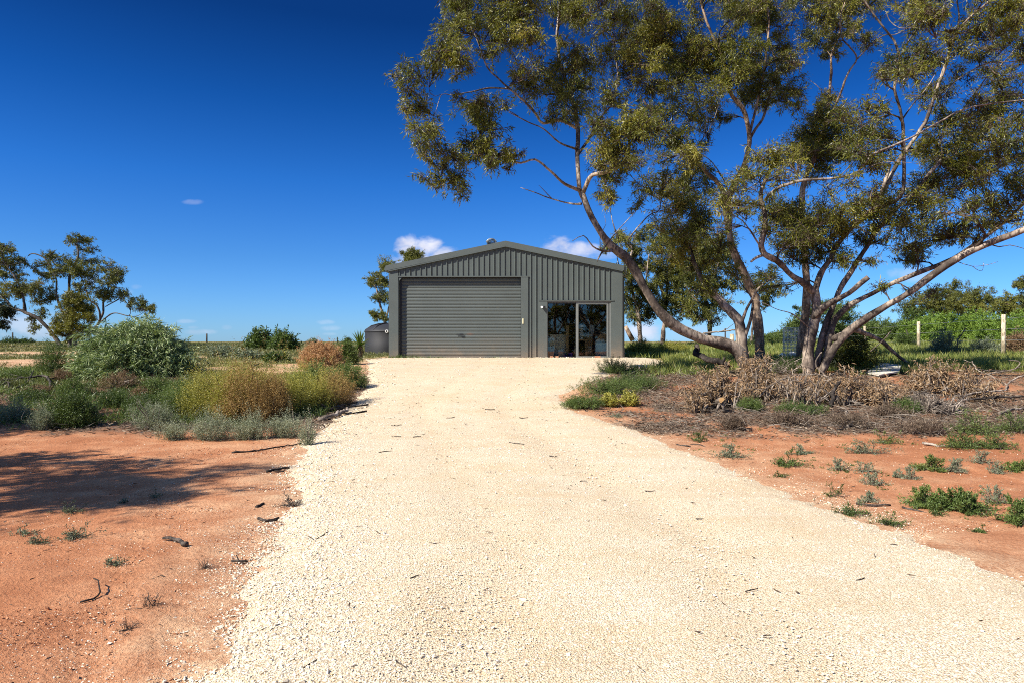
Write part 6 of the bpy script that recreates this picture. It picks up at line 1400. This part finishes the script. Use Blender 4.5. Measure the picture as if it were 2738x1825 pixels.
# sawn stub standing on its cut limbs in front of the brush
ps = gp(1926, 1104); st_ = empty('sawn_stub', ps, 'sawn forked branch stub with pale orange cut end, in front of the leaf heap', 'branch stub')
u0 = ray(1930, 1069, ps[1] - .05)
q = MB(); q.tube([u0 + [.05, .5, -.08], u0 + [.02, .2, -.02], u0], [.055, .06, .062], 10); q.build('limb', M['bark'], st_, True)
q = MB(); a = np.linspace(0, 2 * math.pi, 14, endpoint=False); dirn = nrm(np.array([-.02, -.2, .02])); q.add(np.vstack([[u0 + dirn * .004], u0 + dirn * .004 + np.c_[.058 * np.cos(a), np.zeros(14), .058 * np.sin(a)]]), (), [(0, 1 + (k + 1) % 14, 1 + k) for k in range(14)])
q.build('cut_face', simple_mat('cut_wood', (.55, .33, .14), .8, .2), st_)
for k, (px, py) in enumerate(((1913, 1103), (1938, 1104))):
    e = gp(px, py); q = MB(); q.tube([u0 + [0, .06, -.03], .5 * (u0 + e) + [0, .02, 0], e], [.032, .028, .024], 8); q.build('prop', M['deadwood'], st_, True)

# ------------------------------------------------------------------ fences and odds and ends
fn = empty('wire_fence', at_depth(2683, 25.5), 'paddock fence of pale wooden posts, thin dark pickets and wires', 'fence')
def fpost(px, ytop, d, r, mat, lean=(0, 0)):
    b = at_depth(px, d); zt = CAMZ - (ytop - CY) / FPX * d
    q = MB(); q.tube([b - [0, 0, .2], .5 * (b + [0, 0, zt - b[2]]) + .5 * b * 0 + [.5 * b[0], .5 * b[1], .5 * b[2]] if False else .5 * (b + np.array([b[0], b[1], zt])), np.array([b[0] + lean[0], b[1] + lean[1], zt])], [r, r * .98, r * .95], 10)
    q.build('fence_post', M[mat], fn, True); return np.array([b[0], b[1], zt])
t1 = fpost(2683, 841, 25.5, .078, 'post'); t2 = fpost(2456, 860, 33, .078, 'post'); t3 = fpost(2312, 872, 41, .078, 'post')
fpost(2560, 878, 29, .025, 'post_dark', (.35, 0)); fpost(2430, 880, 35, .025, 'post_dark', (-.15, 0))
t0_ = t1 - (t2 - t1) * .9; te = t3 + (t3 - t2)
for hz in (.15, .55, .95):
    pts = [t0_ - [0, 0, hz], t1 - [0, 0, hz], t2 - [0, 0, hz], t3 - [0, 0, hz], te - [0, 0, hz]]
    q = MB(); q.tube(pts, .006, 4); q.build('wire', M['galv'], fn)
def single_post(label, px, ytop, d, r, mat, name='fence_post', cat='post', yb=None):
    b = at_depth(px, d); zt = CAMZ - (ytop - CY) / FPX * d
    q = MB(); q.tube([b - [0, 0, .3], b * .5 + np.array([b[0], b[1], zt]) * .5, (b[0], b[1], zt)], [r, r, r * .95], 9); o = q.build(name, M[mat], None, True, loc=b); return setp(o, label, cat)
single_post('short pale wooden post seen behind the dark forked stems', 1957, 893, 27.5, .085, 'post')
single_post('thin dark steel picket left of the short pale post', 1939, 878, 28, .028, 'post_dark')
single_post('lone dark post on the skyline of the left paddock', 553, 892, 72, .08, 'post_dark')
single_post('thin dark post on the skyline at the left edge', 34, 889, 72, .07, 'post_dark')
single_post('tiny dark post on the skyline behind the dry bush', 902, 901, 72, .06, 'post_dark')
b = at_depth(1684, 44)
q = MB(); q.tube([ray(1692, 910, 44), ray(1680, 888, 44), ray(1672, 872, 44)], [.16, .14, .12], 8); o = q.build('leaning_pole', M['bark_pale'], None, True, loc=ray(1692, 910, 44)); setp(o, 'leaning brown dead trunk close to the right wall of the shed, far behind', 'dead trunk')
# leaning mesh panel
mp0, mp1 = ray(2094, 955, 23.2), ray(2150, 955, 23.4); H1 = CAMZ - (877 - CY) / FPX * 23.6 - mp0[2]
mp0[2] = float(G(mp0[0], mp0[1])); mp1[2] = float(G(mp1[0], mp1[1])); top_ = np.array([.10, .25, CAMZ - (877 - CY) / FPX * 23.5 - mp0[2]])
pan = empty('mesh_panel', mp0, 'leaning grey wire mesh panel left of the big gum trunks', 'mesh panel')
q = MB()
for a_, b_ in ((mp0, mp1), (mp0, mp0 + top_), (mp1, mp1 + top_), (mp0 + top_, mp1 + top_)): q.tube([a_, .5 * (a_ + b_), b_], .014, 6)
q.build('panel_frame', M['mesh'], pan, True)
q = MB()
for k in range(1, 15): a_ = mp0 + (mp1 - mp0) * k / 15; q.tube([a_, a_ + .5 * top_, a_ + top_], .009, 4)
for k in range(1, 23): a_ = mp0 + top_ * k / 23; b_ = mp1 + top_ * k / 23; q.tube([a_, .5 * (a_ + b_), b_], .009, 4)
q.build('wire_mesh', M['mesh'], pan)
# pale weathered board in the grass
p = [gp(2316, 1000), gp(2350, 1010), gp(2404, 1003), gp(2410, 988), gp(2352, 984)]
p = [np.array([v[0], v[1], v[2] + .03 + .03 * k]) for k, v in enumerate(p)]
q = MB(); q.prism(p, [v + [0, 0, .03] for v in p]); pass
o = q.build('weathered_board', M['board'], None, loc=p[0]); setp(o, 'pale weathered board lying in the grass right of the regrowth shrub', 'board')
for k, (px, py, m_, lab) in enumerate(((2092, 952, 'blue', 'crumpled pale blue plastic scrap behind the grey twig heap'), (2118, 950, 'white', 'small white scrap beside the crumpled blue plastic'))):
    b = gp(px, py + 4); r = np.random.default_rng(k); q = MB(); n_ = 7
    ring = lambda s_, z_: [(b[0] + s_ * math.cos(2 * math.pi * i / n_) * r.uniform(.7, 1.2), b[1] + s_ * math.sin(2 * math.pi * i / n_) * r.uniform(.7, 1.2), b[2] + z_ * r.uniform(.7, 1.2)) for i in range(n_)]
    R1, R2, R3 = ring(.16, .02), ring(.19, .10), ring(.08, .19); q.prism(R1, R2, cap=False); q.prism(R2, R3); o = q.build('plastic_scrap', M[m_], None, loc=b); setp(o, lab, 'scrap')
